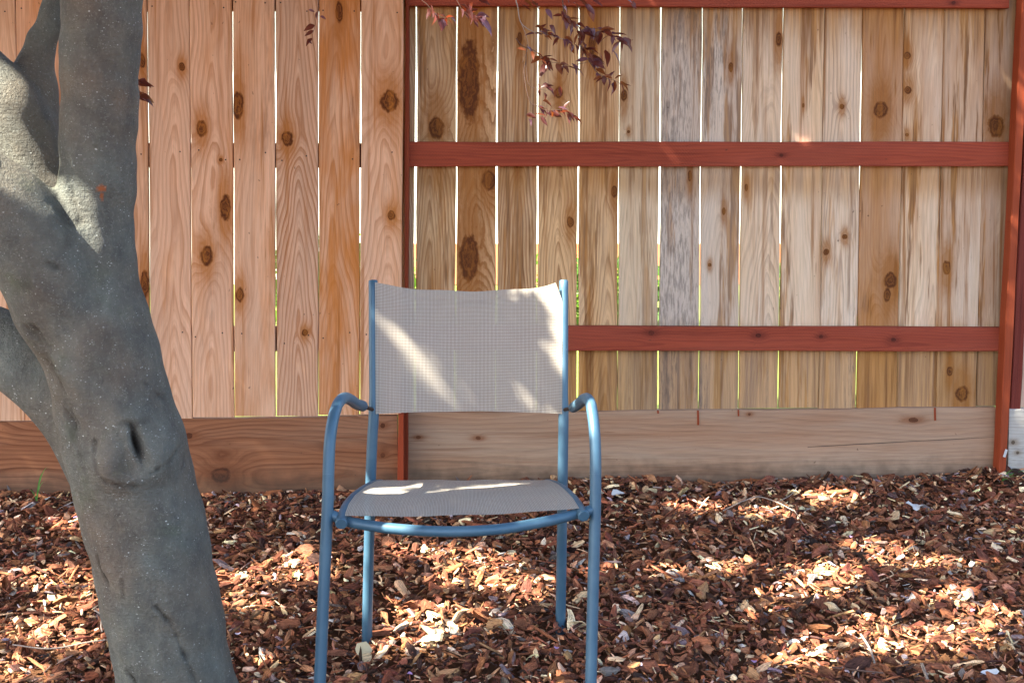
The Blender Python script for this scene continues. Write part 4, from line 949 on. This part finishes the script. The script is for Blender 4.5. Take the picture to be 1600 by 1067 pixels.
ground_twig([(1300, 1052), (1340, 1060), (1380, 1064)], .0022, 'dark blue grey twig at the bottom edge right of the stick', mat='twig')
PET = ((200, 878, 1, 'tiny pale petal on the mulch behind the tree trunk'), (118, 818, 0, 'tiny purple petal on the mulch left of the trunk near the kickboard'), (1107, 883, 1, 'tiny pale petal on the mulch right of the chair'),
       (1178, 1042, 0, 'tiny purple petal near the bottom edge, left of the tan stick'), (1255, 1022, 1, 'tiny pale petal just left of the tan stick'), (1000, 1055, 1, 'tiny pale petal at the bottom edge right of the front chair leg'),
       (640, 1062, 0, 'tiny purple petal at the bottom edge below the chair seat'), (1520, 975, 0, 'tiny purple petal on the mulch near the right edge'), (1330, 850, 0, 'tiny purple petal in the middle of the mulch on the right'),
       (870, 1020, 0, 'tiny purple petal between the two right chair legs'), (372, 1010, 1, 'tiny pale petal between the trunk and the left front chair leg'))
for i, (px, py, k, lab) in enumerate(PET):
    lay('petal', lobed('petal', .008, 3, .2, 30 + i, M['petal' if k == 0 else 'petalw'], .4, .8), px, py, i, lab, 'petal', group='fallen petals on the mulch', up=.034)
def tuft(name, base, blades, label):
    root = empty(name, base, label=label, cat='grass')
    for (dx, dz, dy, w) in blades:
        V = []; F = []; n = 7
        for i in range(n):
            t = i / (n - 1); c = Vector((dx * t ** 1.3, dy * t, dz * math.sin(t * math.pi * .5) - abs(dx) * .15 * t * t)); ww = w * (1 - t) ** .7 + .0002
            V += [base + c + Vector((-ww, 0, 0)), base + c + Vector((0, .0015, 0)), base + c + Vector((ww, 0, 0))]
        for i in range(n - 1): F += [(i * 3, i * 3 + 1, i * 3 + 4, i * 3 + 3), (i * 3 + 1, i * 3 + 2, i * 3 + 5, i * 3 + 4)]
        link('blade', mesh_from('blade', V, F, True), root, M['grass'])
b0 = PF(57, 780, 4.44); b0.z = 0
tuft('grass_tuft', b0, [(.045, .125, 0, .0022), (.022, .10, .01, .002), (-.03, .045, 0, .0018), (.035, .075, -.01, .002)], 'thin green grass sprout in front of the left kickboard')
b1 = PG(1566, 752, .03)
tuft('grass_tuft', b1, [(.13, .055, 0, .004), (.10, .035, -.01, .004), (.16, .028, .01, .004), (.05, .05, 0, .003)], 'bright green grass blades at the foot of the red post')
